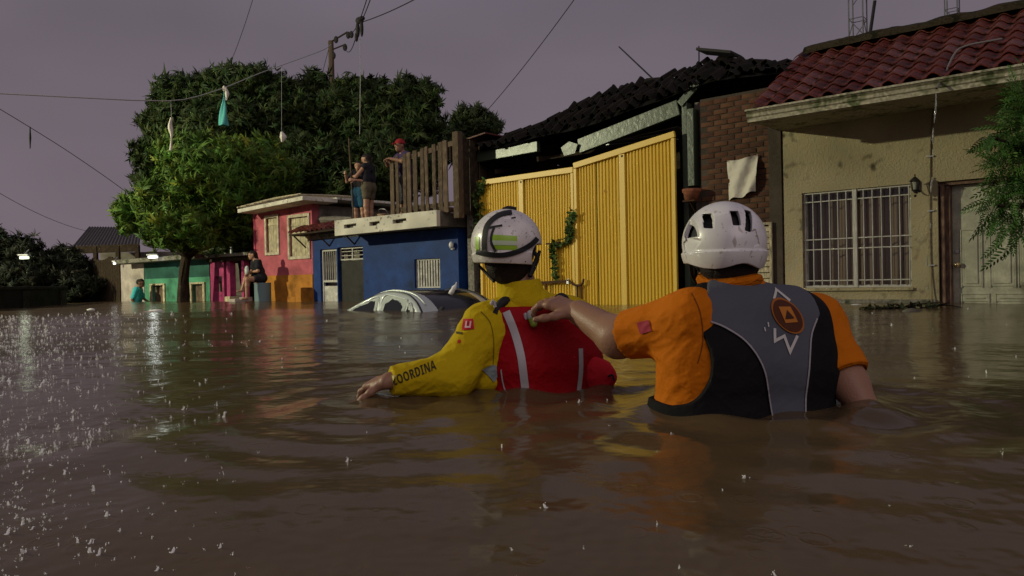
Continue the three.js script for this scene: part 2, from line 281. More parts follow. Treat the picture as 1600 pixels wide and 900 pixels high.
  for (const [a, b, z] of [[uW0 + 0.04, uM, -0.122], [uM, uW1 - 0.04, -0.108]]) h.put('pane', bx(a, b, yW0 + 0.037, yW1 - 0.037, z, z + 0.004), M.glass, win);
  { const cs = [], n = 120; const cur = new THREE.PlaneGeometry(uW1 - uW0 + 0.1, yW1 - yW0 + 0.06, n, 4), p = cur.attributes.position; for (let i = 0; i < p.count; i++) p.setZ(i, 0.03 * Math.sin(p.getX(i) * 46 + 1.2 * Math.sin(p.getX(i) * 9)) + 0.012 * P3(p.getX(i) * 6, p.getY(i) * 2, 0)); cur.computeVertexNormals(); cur.translate((uW0 + uW1) / 2, (yW0 + yW1) / 2, -0.30); h.put('curtain', cur, M.curtain, win); }
  h.put('room_wall', muv(bx(uW0 - 0.4, uW1 + 0.4, yW0 - 0.3, yW1 + 0.3, -3.25, -3.2)), M.soffit, win);
  h.put('sill', muv(bx(uW0 - 0.02, uW1 + 0.02, yW0 - 0.045, yW0 - 0.003, -0.2, 0.035, 0.008)), M.beige, win);
  const gz = -0.035;
  for (let k = 0; k < 13; k++) { if (k === 6) continue; const x = lerp(uW0 + 0.03, uW1 - 0.03, k / 12); h.put('grille_bar', bar([x, yW0 + 0.01, gz], [x, yW1 - 0.01, gz], 0.0075), M.whiteSteel, win); }
  h.put('grille_post', bx(uM - 0.028, uM + 0.028, yW0 + 0.002, yW1 - 0.002, gz - 0.018, gz + 0.018, 0.004), M.whiteSteel, win);
  for (const f of [0.075, 0.40, 0.505, 0.90]) { const y = lerp(yW0, yW1, f); h.put('grille_rail', bx(uW0 + 0.004, uW1 - 0.004, y - 0.007, y + 0.007, gz - 0.012, gz + 0.002), M.whiteSteel, win); }
  for (const y of [yW0 + 0.014, yW1 - 0.014]) h.put('grille_rail', bx(uW0 + 0.004, uW1 - 0.004, y - 0.011, y + 0.011, gz - 0.012, gz + 0.006), M.whiteSteel, win);
  // door with jamb, raised panels and knob
  const yB = GROUND + 0.02, dj = 0.13;
  const dr = h.put('door', muv(bx(uD0 + dj, uD1 - 0.05, yB, yD1 - 0.05, -DEP - 0.05, -DEP, 0.004)), M.doorWhite);
  h.put('jamb', muv(join(bx(uD0 + 0.003, uD0 + dj, yB, yD1 - 0.05, -0.2, -0.07, 0.01), bx(uD0 + 0.02, uD0 + 0.07, yB, yD1 - 0.05, -0.068, -0.03, 0.008), bx(uD0 + 0.003, uD1 - 0.003, yD1 - 0.048, yD1 - 0.002, -0.2, -0.05), bx(uD1 - 0.048, uD1 - 0.003, yB, yD1 - 0.05, -0.2, -0.07))), M.jamb, dr);
  const pw = (uD1 - uD0 - dj - 0.05);
  for (const [a, b, y0, y1] of [[0.12, 0.36, 0.22, 0.93], [0.48, 0.76, 0.22, 0.93], [0.82, 0.96, 0.22, 0.93], [0.12, 0.44, 0.03, 0.115], [0.54, 0.94, 0.03, 0.115]]) {
    const x0 = uD0 + dj + a * pw, x1 = uD0 + dj + b * pw;
    h.put('panel', muv(join(bx(x0, x1, y0, y1, -DEP + 0.002, -DEP + 0.010, 0.004), bx(x0 + 0.035, x1 - 0.035, y0 + 0.035, y1 - 0.035, -DEP + 0.011, -DEP + 0.022, 0.008), bx(x0 - 0.016, x0 - 0.002, y0 - 0.016, y1 + 0.016, -DEP + 0.001, -DEP + 0.016, 0.005), bx(x1 + 0.002, x1 + 0.016, y0 - 0.016, y1 + 0.016, -DEP + 0.001, -DEP + 0.016, 0.005), bx(x0 - 0.001, x1 + 0.001, y1 + 0.002, y1 + 0.016, -DEP + 0.001, -DEP + 0.016, 0.005))), M.doorWhite, dr);
  }
  const kx = uD0 + dj + 0.055, ky = fY(1482, 414, -DEP);
  const kn = new THREE.SphereGeometry(0.03, 14, 10); kn.translate(kx, ky, -DEP + 0.065);
  h.put('door_knob', join(kn, bar([kx, ky, -DEP], [kx, ky, -DEP + 0.05], 0.016), bar([kx, ky, -DEP + 0.001], [kx, ky, -DEP + 0.008], 0.034, 0.034, 16)), M.brass, dr);
  h.put('dead_bolt', bar([kx, ky + 0.17, -DEP], [kx, ky + 0.17, -DEP + 0.02], 0.026, 0.022, 14), M.steel, dr);
  // a thin conduit down the wall
  const cx = fU(1456);
  h.put('conduit', tube([[cx + 0.04, ySof, 0.012], [cx + 0.01, ySof - 0.5, 0.012], [cx - 0.01, 0.9, 0.012], [cx, 0.4, 0.012], [cx + 0.006, 0.02, 0.036]], 0.008), M.beige);
  for (const y of [1.9, 1.2, 0.5]) h.put('conduit_clip', bx(cx - 0.03, cx + 0.045, y - 0.01, y + 0.01, 0.001, 0.024, 0.003), M.steel);
}
function tileGeo(w, l, rise) { // S-shaped clay tile, 3 cm lip, running up -z
  const n = 8, pts = [], th = 0.014, sh = (f) => f < 0.62 ? rise * Math.sin(f / 0.62 * Math.PI) : -0.012 * Math.sin((f - 0.62) / 0.38 * Math.PI);
  const pos = [], P = (i, k, top) => [(i / n - 0.5) * w, sh(i / n) + (top ? th : 0), k ? -l : 0];
  const quad = (a, b, c, d) => pos.push(...a, ...b, ...c, ...a, ...c, ...d);
  for (let i = 0; i < n; i++) { quad(P(i, 0, 1), P(i + 1, 0, 1), P(i + 1, 1, 1), P(i, 1, 1)); quad(P(i, 0, 0), P(i + 1, 0, 0), P(i + 1, 0, 1), P(i, 0, 1)); }
  const g = new THREE.BufferGeometry(); g.setAttribute('position', new THREE.Float32BufferAttribute(pos, 3)); g.computeVertexNormals();
  return muv(toCreasedNormals(g, 0.9));
}
function lumpy(u0, u1, y, z, h, d) { // an uneven mossy ridge of mortar
  const n = Math.ceil((u1 - u0) / 0.06), m = 9, pos = [], P = (i, j) => { const a = j / m * Math.PI, k = 1 + 0.35 * fbm(i * 0.21, j * 0.5, 4.4, 3) + 0.16 * Math.abs(Math.sin(i * 0.26)); return [u0 + (u1 - u0) * i / n, y + Math.sin(a) * h * k, z + Math.cos(a) * d * k]; };
  for (let i = 0; i < n; i++) for (let j = 0; j < m; j++) { const a = P(i, j), b = P(i + 1, j), c = P(i + 1, j + 1), e = P(i, j + 1); pos.push(...a, ...b, ...c, ...a, ...c, ...e); }
  let g = new THREE.BufferGeometry(); g.setAttribute('position', new THREE.Float32BufferAttribute(pos, 3)); g = mergeVertices(g); g.computeVertexNormals(); return g;
}
{ // carriage lantern beside the door
  const x = fU(1437), y = fY(1437, 292), z = 0.16, L = front('wall_lantern', 'small dark unlit wall lantern between barred window and panelled door', 'lantern', x);
  L.put('back_plate', bx(x - 0.03, x + 0.03, y - 0.07, y + 0.07, 0.001, 0.016, 0.006), M.dark);
  L.put('arm', tube([[x, y - 0.03, 0.01], [x, y - 0.09, 0.08], [x, y - 0.04, z]], 0.008), M.dark);
  for (let k = 0; k < 4; k++) { const a = k * Math.PI / 2 + 0.785; L.put('cage_bar', bar([x + 0.04 * Math.cos(a), y - 0.05, z + 0.04 * Math.sin(a)], [x + 0.06 * Math.cos(a), y + 0.06, z + 0.06 * Math.sin(a)], 0.005), M.dark); }
  const roof = new THREE.ConeGeometry(0.085, 0.07, 4, 1); roof.rotateY(0.785); roof.translate(x, y + 0.095, z); L.put('cap', roof, M.dark);
  L.put('finial', new THREE.SphereGeometry(0.012, 8, 6).translate(x, y + 0.14, z), M.dark);
  const gl = new THREE.CylinderGeometry(0.05, 0.035, 0.1, 4, 1, true); gl.rotateY(0.785); gl.translate(x, y + 0.005, z); L.put('glass', gl, mat(0.25, 0.25, 0.2, { roughness: 0.3 }));
  L.put('base', new THREE.ConeGeometry(0.045, 0.05, 8).rotateX(Math.PI).translate(x, y - 0.075, z), M.dark);
  L.put('pendant_drop', new THREE.SphereGeometry(0.018, 8, 6).translate(x, y - 0.125, z), M.dark);
}
{ // rain water falling from the eave, and the thin spout it leaves
  const p0 = fu(1463, 142, EO + 0.1), pts = [], x0 = p0[0], y0 = p0[1];
  const s = front('roof_spout', 'thin grey pipe lying down the red tiles over the cornice', 'pipe', x0);
  s.put('pipe', tube([[x0 + 0.55, y0 + 0.62, 0.55], [x0 + 0.22, y0 + 0.60, 0.62], [x0 + 0.1, y0 + 0.52, 0.70], [x0 + 0.04, y0 + 0.20, 1.02], [x0, y0 + 0.03, EO + 0.09]], 0.013), mat(0.16, 0.14, 0.14, { roughness: 0.5 }));
  s.put('pipe_clip', bx(x0 + 0.02, x0 + 0.08, y0 + 0.16, y0 + 0.21, 0.99, 1.05, 0.004), M.steel);
  const w = mat(0.85, 0.88, 0.85, { roughness: 0.05, transmission: 0.85, thickness: 0.01, ior: 1.33 });
  const f = front('falling_water', 'thin broken trickle of rainwater falling from the cornice past the wall', 'water', x0); 
  const bl = [[0.02, 0.36, 0.009], [0.42, 0.60, 0.010], [0.66, 0.76, 0.008], [0.98, 1.16, 0.010], [1.5, 1.56, 0.008], [1.86, 2.0, 0.008], [2.2, 2.26, 0.007]];
  for (const [a, b, r] of bl) { const q = []; for (let k = 0; k <= 6; k++) { const t = lerp(a, b, k / 6); q.push([x0 - 0.05 * t + 0.008 * Math.sin(t * 9), y0 - t, EO + 0.12 + 0.03 * Math.sqrt(t)]); } f.put('water_strand', taper(q.map(v => V(...v)), [r * 0.5, r, r * 1.1, r * 0.4], 6), w); }
}

// ---------------------------------------------------------------- brick wall strip between gate and house
const uB0 = fU(1098), uB1 = uH0 - 0.012;
{
  const yT = fY(1160, 148, -0.02), b = front('brick_wall', 'dark red brick wall strip between yellow gate and beige house', 'wall', uB0);
  const core = b.put('mortar', muv(bx(uB0, uB1 - 0.005, GROUND, yT + 0.04, -0.2, -0.02)), M.mortar);
  const bw = 0.225, bh = 0.082, gs = [0, 1, 2].map(k => muv(new RoundedBoxGeometry(bw - 0.014 + 0.003 * k, bh - 0.015, 0.1, 1, 0.006)));
  let n = 0;
  for (let y = 0.02, r = 0; y < yT - 0.04; y += bh, r++) for (let x = uB0 + (r % 2 ? 0 : bw / 2); x < uB1 - 0.12 && n < 300; x += bw) {
    if (x + bw / 2 < uB0 + 0.1) continue; n++;
    const k = Math.floor(rnd() * 3), m = new THREE.Mesh(gs[k], [M.brickA, M.brickB, M.brickC][Math.floor(rnd() * 3)]); m.name = 'brick'; m.castShadow = m.receiveShadow = true;
    m.position.set(x + bw / 2 - uB0, y + bh / 2 - GROUND, -0.062 + rr(-0.004, 0.007)); m.rotation.set(rr(-0.02, 0.02), rr(-0.015, 0.015), rr(-0.012, 0.012)); core.add(m);
  }
  b.put('corner_pier', muv(bx(uB1 - 0.2, uB1 - 0.006, GROUND, yT + 0.02, -0.018, 0.02, 0.01)), M.mortar);
}
{ // white cloth pinned to the bricks
  const [x0, y1] = fu(1133, 249, 0.06), [x1, y0] = fu(1183, 308, 0.06), c = front('hanging_cloth', 'wrinkled white cloth hanging against the dark brick wall', 'cloth', x0);
  const g = new THREE.PlaneGeometry(1, 1, 26, 30), p = g.attributes.position;
  for (let i = 0; i < p.count; i++) {
    const s = p.getX(i) + 0.5, t = p.getY(i) + 0.5;
    const top = lerp(y1 - 0.02, y1 + 0.02, s) - 0.10 * s * (1 - s), bot = lerp(y0 - 0.01, y0 + 0.08, s) + 0.02 * Math.sin(s * 9), xx = lerp(x0 + 0.02 * (1 - t), x1 - 0.03 * (1 - t) + 0.02 * Math.sin(t * 3), s);
    p.setXYZ(i, xx, lerp(bot, top, t), 0.06 + 0.03 * Math.sin(s * 10 - t * 5) * (0.3 + s) + 0.035 * fbm(s * 3, t * 3, 2, 3) + (s < 0.24 ? -(0.24 - s) * 0.28 : 0));
  }
  g.computeVertexNormals(); c.put('sheet', g, M.cloth);
  for (const [a, b] of [[x0 + 0.01, y1 - 0.03], [x1 - 0.02, y1 + 0.01]]) c.put('nail', bar([a, b, -0.02], [a, b, 0.1], 0.005), M.rust);
}
{ // louvred white shutter
  const [x0, y1] = fu(1160, 350, 0.02), x1 = fU(1209, 0.02), s = front('louvred_shutter', 'cream louvred metal shutter leaning beside the beige house corner', 'shutter', x0);
  const y0 = GROUND + 0.02; 
  s.put('frame', muv(join(bx(x0, x0 + 0.04, y0, y1, 0.03, 0.07, 0.004), bx(x1 - 0.04, x1, y0, y1, 0.03, 0.07, 0.004), bx(x0 + 0.04, x1 - 0.04, y1 - 0.04, y1, 0.03, 0.07, 0.004))), M.creamWood);
  for (let y = y1 - 0.10; y > -0.12; y -= 0.085) { const sl = bx(x0 + 0.042, x1 - 0.042, -0.04, 0.04, -0.006, 0.006, 0.003); sl.rotateX(-0.35); sl.translate(0, y, 0.05); s.put('slat', muv(sl), M.creamWood); }
}

// ---------------------------------------------------------------- old shed behind the gate: green steel frame, dark mossy tile roof
const uG0 = fU(757), uGm = fU(905), uG1 = fU(1063);
{
  const s = front('old_shed', 'dark open shed with green steel beam and sagging mossy tile roof', 'shed', uG0);
  const p = (px, py, off) => { const a = fu(px, py, off); return V(a[0], a[1], off); };
  const bz = -0.12, yA = fY(742, 240, bz), uA = fU(742, bz);
  s.put('post', muv(bx(uA - 0.11, uA + 0.06, GROUND, yA + 0.1, bz - 0.1, bz + 0.08, 0.012)), M.concrete);
  const uR = fU(1078, bz, 250), yR = fY(1078, 160, bz);
  const rp = s.put('post', muv(bx(uR - 0.10, uR - 0.005, 0.02 + GROUND, yR, bz - 0.12, bz + 0.06, 0.01)), M.greenSteel);
  s.put('post_sleeve', muv(bx(uR + 0.002, uR + 0.12, fY(1078, 292, bz), fY(1085, 170, bz), bz - 0.1, bz + 0.09, 0.01)), M.greenSteel, rp);
  s.put('bracket', muv(beam(p(1062, 163, bz + 0.08), p(1092, 128, bz + 0.08), 0.03, 0.12)), M.greenSteel, rp);
  s.put('beam', muv(beam(p(748, 246, bz), p(842, 229, bz), 0.1, 0.20)), M.greenSteel);
  s.put('beam', muv(beam(p(906, 229, bz + 0.02), p(1062, 168, bz + 0.02), 0.1, 0.26)), M.greenSteel);
  const pl = new THREE.Shape([[0, 0], [0.24, 0.02], [0.30, 0.17], [0.12, 0.24], [-0.06, 0.16]].map(a => new THREE.Vector2(...a)));
  { const g = new THREE.ExtrudeGeometry(pl, { depth: 0.02, bevelEnabled: false }), a = p(882, 235, bz + 0.1); g.translate(a.x, a.y - 0.1, bz + 0.1); s.put('gusset_plate', muv(g), M.greenSteel); }
  // roof surface: eave line just over the beam, rising to a sagging ridge behind
  const ridge = [[770, 212], [792, 203], [850, 184], [880, 168], [930, 140], [985, 120], [1030, 112], [1075, 98], [1110, 84], [1150, 78], [1190, 82], [1240, 88]].map(a => p(a[0], a[1], -1.0).add(V(0, -0.2, 0)));
  const eave = [[742, 236], [790, 228], [850, 212], [890, 205], [935, 192], [985, 172], [1030, 158], [1075, 140], [1110, 128], [1150, 122], [1190, 118], [1232, 112]].map(a => p(a[0], a[1], 0.02));
  const pos = [], quad = (a, b, c, d) => pos.push(...a.toArray(), ...b.toArray(), ...c.toArray(), ...a.toArray(), ...c.toArray(), ...d.toArray());
  const back = ridge.map(v => V(v.x, v.y - 0.3, -4.5));
  for (let i = 0; i < ridge.length - 1; i++) { quad(eave[i], eave[i + 1], ridge[i + 1], ridge[i]); quad(ridge[i], ridge[i + 1], back[i + 1], back[i]); }
  { const g = new THREE.BufferGeometry(); g.setAttribute('position', new THREE.Float32BufferAttribute(pos, 3)); g.computeVertexNormals();
    const roof = s.put('roof', muv(g), M.oldTileB);
    const tg = [0, 1].map(k => tileGeo(0.2, 0.38, 0.075 + 0.01 * k)); let n = 0;
    const at = (arr, u) => { for (let i = 0; i < arr.length - 1; i++) if (u <= arr[i + 1].x || i === arr.length - 2) { const t = clamp((u - arr[i].x) / (arr[i + 1].x - arr[i].x), 0, 1); return arr[i].clone().lerp(arr[i + 1], t); } };
    for (let u = eave[0].x + 0.2; u < eave[eave.length - 1].x - 0.05; u += 0.18) {
      const a = at(eave, u), b = at(ridge, u), rows = 5;
      for (let r = 0; r < rows; r++) {
        if (rnd() < 0.10) continue; const q = a.clone().lerp(b, r / rows), m = new THREE.Mesh(tg[n % 2], rnd() < 0.5 ? M.oldTileA : M.oldTileB); n++;
        m.name = 'roof_tile'; m.castShadow = m.receiveShadow = true; m.position.set(u - uG0 + rr(-0.015, 0.015), q.y - GROUND + rr(0.0, 0.05), q.z + 0.05 + rr(-0.05, 0.05));
        m.rotation.set(Math.atan2(b.y - a.y, a.z - b.z) - 0.1 + rr(-0.14, 0.14), rr(-0.3, 0.3), rr(-0.16, 0.16)); roof.add(m);
      }
    }
    // ridge tiles, uneven and lumpy, that make the skyline
    const rg = [0, 1].map(k => { const t = new THREE.CylinderGeometry(0.12, 0.135, 0.32, 10, 1, true, Math.PI / 2, Math.PI); t.rotateX(Math.PI / 2); t.rotateY(Math.PI / 2); return muv(toCreasedNormals(t, 0.5)); });
    for (let u = ridge[0].x + 0.1; u < ridge[ridge.length - 1].x; u += 0.27) { const b = at(ridge, u), m = new THREE.Mesh(rg[n++ % 2], rnd() < 0.5 ? M.oldTileA : M.oldTileB); m.name = 'ridge_tile'; m.castShadow = m.receiveShadow = true; const b2 = at(ridge, u + 0.2); m.position.set(u - uG0, b.y - GROUND - 0.06 + rr(-0.07, 0.06), b.z); m.rotation.set(Math.PI + rr(-0.1, 0.1) + Math.PI, 0, Math.atan2(b2.y - b.y, 0.2) + rr(-0.2, 0.2)); roof.add(m); }
  }
  s.put('back_wall', muv(bx(uG0 - 0.4, uB1 + 0.2, GROUND, 3.25, -4.6, -4.4)), M.darkWall);
  s.put('side_wall', muv(bx(uG0 - 0.55, uG0 - 0.42, GROUND, 3.02, -4.4, -0.25)), M.darkWall);
  s.put('gable_wall', muv(bx(uR + 0.02, uB0 + 0.06, GROUND, 3.2, -4.3, -0.26)), M.darkWall);
  for (let k = 0; k < 5; k++) { const x = lerp(uG0, uG1, k / 4 + 0.04); s.put('rafter', muv(beam(V(x, 2.55 + 0.12 * k, -0.2), V(x, 2.75 + 0.12 * k, -1.6), 0.05, 0.09)), M.darkWood); }
}
{ // things stored on a loft behind the gate
  const p = fu(1000, 222, -0.8), a = front('stored_sheet', 'pale folded sheet metal lying on a rack above the gate', 'sheet metal', p[0]);
  a.put('rack', muv(bx(p[0] - 1.9, p[0] + 0.8, p[1] - 0.14, p[1] - 0.08, -1.3, -0.4)), M.darkWood);
  for (const x of [-1.8, 0.7]) a.put('rack_leg', muv(bx(p[0] + x - 0.04, p[0] + x + 0.04, GROUND, p[1] - 0.142, -0.95, -0.87)), M.darkWood);
  for (let k = 0; k < 3; k++) { const g = bx(-0.55, 0.55, -0.008, 0.008, -0.35, 0.35); g.rotateZ(0.08 * k - 0.06); g.rotateY(0.1 * k); g.translate(p[0] - 0.25 + 0.25 * k, p[1] - 0.03 + 0.05 * k, -0.85); a.put('sheet', muv(g), mat(0.34, 0.34, 0.36, { roughness: 0.35, metalness: 0.4 })); }
}
{ // pot-like clay block on the post
  const p = fu(1081, 303, 0.1), g = new THREE.LatheGeometry([[0.0, -0.1], [0.11, -0.1], [0.13, 0.02], [0.15, 0.03], [0.15, 0.075], [0.12, 0.075], [0.10, 0.03], [0.0, 0.02]].map(a => new THREE.Vector2(...a)), 20);
  const t = front('clay_pot', 'terracotta pot on a bracket right of the yellow gate', 'pot', p[0]);
  t.put('pot', muv(g.translate(p[0], p[1], 0.1)), M.terracotta);
  t.put('bracket', join(bx(p[0] - 0.1, p[0] + 0.1, p[1] - 0.125, p[1] - 0.103, -0.03, 0.22), bar([p[0], p[1] - 0.12, 0.18], [p[0], p[1] - 0.3, -0.03], 0.012)), M.rust);
}
// ---------------------------------------------------------------- yellow gate, two leaves of ribbed sheet
function ribbed(u0, u1, y0, yTa, yTb, z, pitch = 0.064, dent = 0) { // ribbed sheet; its top runs from yTa to yTb
  const n = Math.max(1, Math.round((u1 - u0) / pitch)), xs = []; for (let k = 0; k < n; k++) for (const [f, d] of [[0, 0], [0.22, 0], [0.32, 0.018], [0.66, 0.018], [0.76, 0]]) xs.push([u0 + (k + f) * (u1 - u0) / n, d]); xs.push([u1, 0]);
  const rows = 14, pos = [], uv = []; const P = (i, j) => { const [x, d] = xs[i], t = j / rows, top = lerp(yTa, yTb, (x - u0) / (u1 - u0)); return [x, lerp(y0, top, t), z + d + dent * fbm(x * 2.1, t * 3.5, 8.2, 3) + 0.006 * P3(x * 4, t * 7, 2)]; };
  for (let i = 0; i < xs.length - 1; i++) for (let j = 0; j < rows; j++) pos.push(...P(i, j), ...P(i + 1, j), ...P(i + 1, j + 1), ...P(i, j), ...P(i + 1, j + 1), ...P(i, j + 1));
  const g = new THREE.BufferGeometry(); g.setAttribute('position', new THREE.Float32BufferAttribute(pos, 3)); g.computeVertexNormals(); return muv(g);
}
{
  const z = 0.06, yL0 = fY(757, 283, z), yL1 = fY(904, 262, z), yR0 = fY(905, 256, z), yR1 = fY(1062, 206, z), yb = GROUND + 0.06;
  const mk = (lab, u0, u1, ya, yb2, seams, stile) => {
    const g = front('gate_leaf', lab, 'gate', u0, 'leaves of the yellow gate'), topAt = u => lerp(ya, yb2, (u - u0) / (u1 - u0));
    for (let k = 0; k < seams.length - 1; k++) { const a = seams[k], b = seams[k + 1]; g.put('sheet', ribbed(a + 0.004, b - 0.004, yb, topAt(a) - 0.03, topAt(b) - 0.03, z - 0.012 * (k % 2), 0.064, k === seams.length - 2 && u0 < uGm - 0.5 ? 0.05 : 0.012), M.yellow); }
    g.put('top_rail', muv(beam(V(u0, ya - 0.03, z + 0.03), V(u1, yb2 - 0.03, z + 0.03), 0.05, 0.10)), M.yellowFrame);
    for (const u of [u0 + 0.03, u1 - 0.03]) g.put('stile', muv(bx(u - 0.03, u + 0.03, yb, topAt(u) - 0.085, z + 0.0, z + 0.052, 0.006)), M.yellowFrame);
    for (const u of stile) g.put('stile', muv(bx(u - 0.055, u + 0.055, yb, topAt(u) - 0.085, z + 0.022, z + 0.045, 0.004)), M.yellowFrame);
    for (const u of stile) g.put('bolt_hole', bar([u + 0.01, topAt(u) - 0.12, z + 0.04], [u + 0.01, topAt(u) - 0.12, z + 0.049], 0.02, 0.02, 10), M.black);
    return g;
  };
  const L = mk('yellow ribbed gate leaf with vines and dented sheet, beside the blue house', uG0, uGm - 0.01, yL0, yL1, [uG0 + 0.02, fU(822), fU(868), uGm - 0.03], [fU(822)]);
  const R = mk('taller yellow ribbed gate leaf with sloping top, beside the brick wall', uGm, uG1, yR0, yR1, [uGm + 0.02, fU(938), fU(980), uG1 - 0.03], [fU(980)]);
  // rusty cross bars and latch on the dented leaf
  const yl = fY(880, 441, z), zz = z + 0.075;
  const lt = L.put('latch_bar', beam(V(fU(834), yl - 0.01, zz), V(fU(898), yl + 0.02, zz), 0.03, 0.045), M.rust);
  L.put('latch_hanger', bx(fU(835) - 0.015, fU(835) + 0.015, -0.05, yl, zz - 0.01, zz + 0.012), M.rust, lt);
  L.put('latch_hanger', bx(fU(860) - 0.014, fU(860) + 0.014, -0.05, yl - 0.01, zz - 0.01, zz + 0.012), M.rust, lt);
  L.put('cross_bar', beam(V(fU(861), fY(861, 381, z), zz - 0.01), V(fU(901), fY(901, 379, z), zz - 0.01), 0.02, 0.03), M.rust);
  L.put('padlock', join(bx(fU(896) - 0.03, fU(896) + 0.03, yl - 0.035, yl + 0.02, zz + 0.02, zz + 0.045, 0.008), tube([[fU(896) - 0.02, yl + 0.02, zz + 0.03], [fU(896) - 0.018, yl + 0.055, zz + 0.03], [fU(896) + 0.018, yl + 0.055, zz + 0.03], [fU(896) + 0.02, yl + 0.02, zz + 0.03]], 0.006)), M.steel, lt);
  const hq = R.put('rusty_hasp', join(tube([[fU(900), yl - 0.01, zz], [fU(905), yl - 0.05, zz + 0.01], [fU(911), yl - 0.06, zz], [fU(917), yl - 0.03, zz], [fU(919), yl + 0.05, zz]], 0.02), bx(fU(908) - 0.012, fU(908) + 0.012, -0.1, yl - 0.04, z + 0.05, z + 0.075), bx(fU(915) - 0.016, fU(915) + 0.012, -0.1, yl - 0.06, z + 0.05, z + 0.07)), M.rust);
}
function leafBlade(l, w, droop, fold = 0.25) { // one leaf: 6 triangles, bent along its length
  const pos = [], P = (t, s) => { const ww = w * Math.sin(Math.PI * Math.pow(t, 0.8)) * s, y = -droop * t * t * l + Math.abs(s) * ww * fold; return [ww, y, t * l]; };
  const T = [0, 0.3, 0.65, 1]; for (let k = 0; k < 3; k++) for (const s of [-0.5, 0.5]) { const a = P(T[k], 0), b = P(T[k], s), c = P(T[k + 1], s), d = P(T[k + 1], 0); pos.push(...a, ...b, ...c, ...a, ...c, ...d); }
  const g = new THREE.BufferGeometry(); g.setAttribute('position', new THREE.Float32BufferAttribute(pos, 3)); g.computeVertexNormals(); return g;
}
function leafCloud(name, parent, geo, material, items, base = [0.05, 0.10, 0.02], vary = 0.5) { // items: [position, direction, scale, tint]
  const im = new THREE.InstancedMesh(geo, material, items.length); im.name = name; im.castShadow = im.receiveShadow = true; im.userData.kind = 'stuff';
  const q = new THREE.Quaternion(), mtx = new THREE.Matrix4(), c = new THREE.Color(), e = new THREE.Quaternion();
  items.forEach(([p, d, s, t], i) => { q.setFromUnitVectors(V(0, 0, 1), d.clone().normalize()); e.setFromAxisAngle(V(0, 0, 1), rr(0, 6.28)); q.multiply(e); mtx.compose(p, q, V(s, s, s)); im.setMatrixAt(i, mtx); const k = rr(1 - vary, 1 + vary); im.setColorAt(i, c.setRGB(base[0] * k * (t ? 2.6 : rr(0.8, 1.3)), base[1] * k * (t ? 1.5 : 1), base[2] * k)); });
  parent.add(im); return im;
}
const vineLeaf = join([0, 1, 2, 3].map(k => leafBlade(0.075, 0.055, 0.5).rotateY(k * 1.6 + 0.3).rotateX(0.5).translate(0.015 * k, 0.01 * k, 0)));
{ // vines on the gate
  for (const [lab, pts, n, wd] of [
    ['green vine tuft climbing the dented yellow sheet under the rail', [[897, 332], [893, 350], [892, 372], [888, 378], [868, 378]], 60, 0.05],
    ['straggling green vine hanging down the gap in the yellow gate', [[868, 380], [866, 395], [869, 412], [867, 425], [872, 436]], 46, 0.035],
    ['leafy vine on the post between blue house and yellow gate', [[752, 285], [748, 315], [752, 340], [746, 365], [750, 390]], 90, 0.09]]) {
    const p0 = fu(...pts[0], 0.12), v = front('vine', lab, 'plant', p0[0]);
    const q = pts.map(a => { const b = fu(a[0], a[1], 0.12); return V(b[0] - p0[0], b[1] - GROUND, 0.125); }), c = new THREE.CatmullRomCurve3(q), it = [];
    mesh('stem', new THREE.TubeGeometry(c, 24, 0.006, 5), M.bark, v);
    for (let i = 0; i < n; i++) { const t = Math.pow(rnd(), n === 60 ? 1.7 : 1); const p = c.getPointAt(t); it.push([p.add(V(rr(-wd, wd) * (1.3 - t), rr(-0.05, 0.05), rr(0.0, 0.05))), V(rr(-1, 1), rr(-0.6, 0.6), 1.2), rr(0.7, 1.2)]); }
    leafCloud('foliage', v, vineLeaf, M.leaf, it, [0.055, 0.10, 0.022]);
  }
}

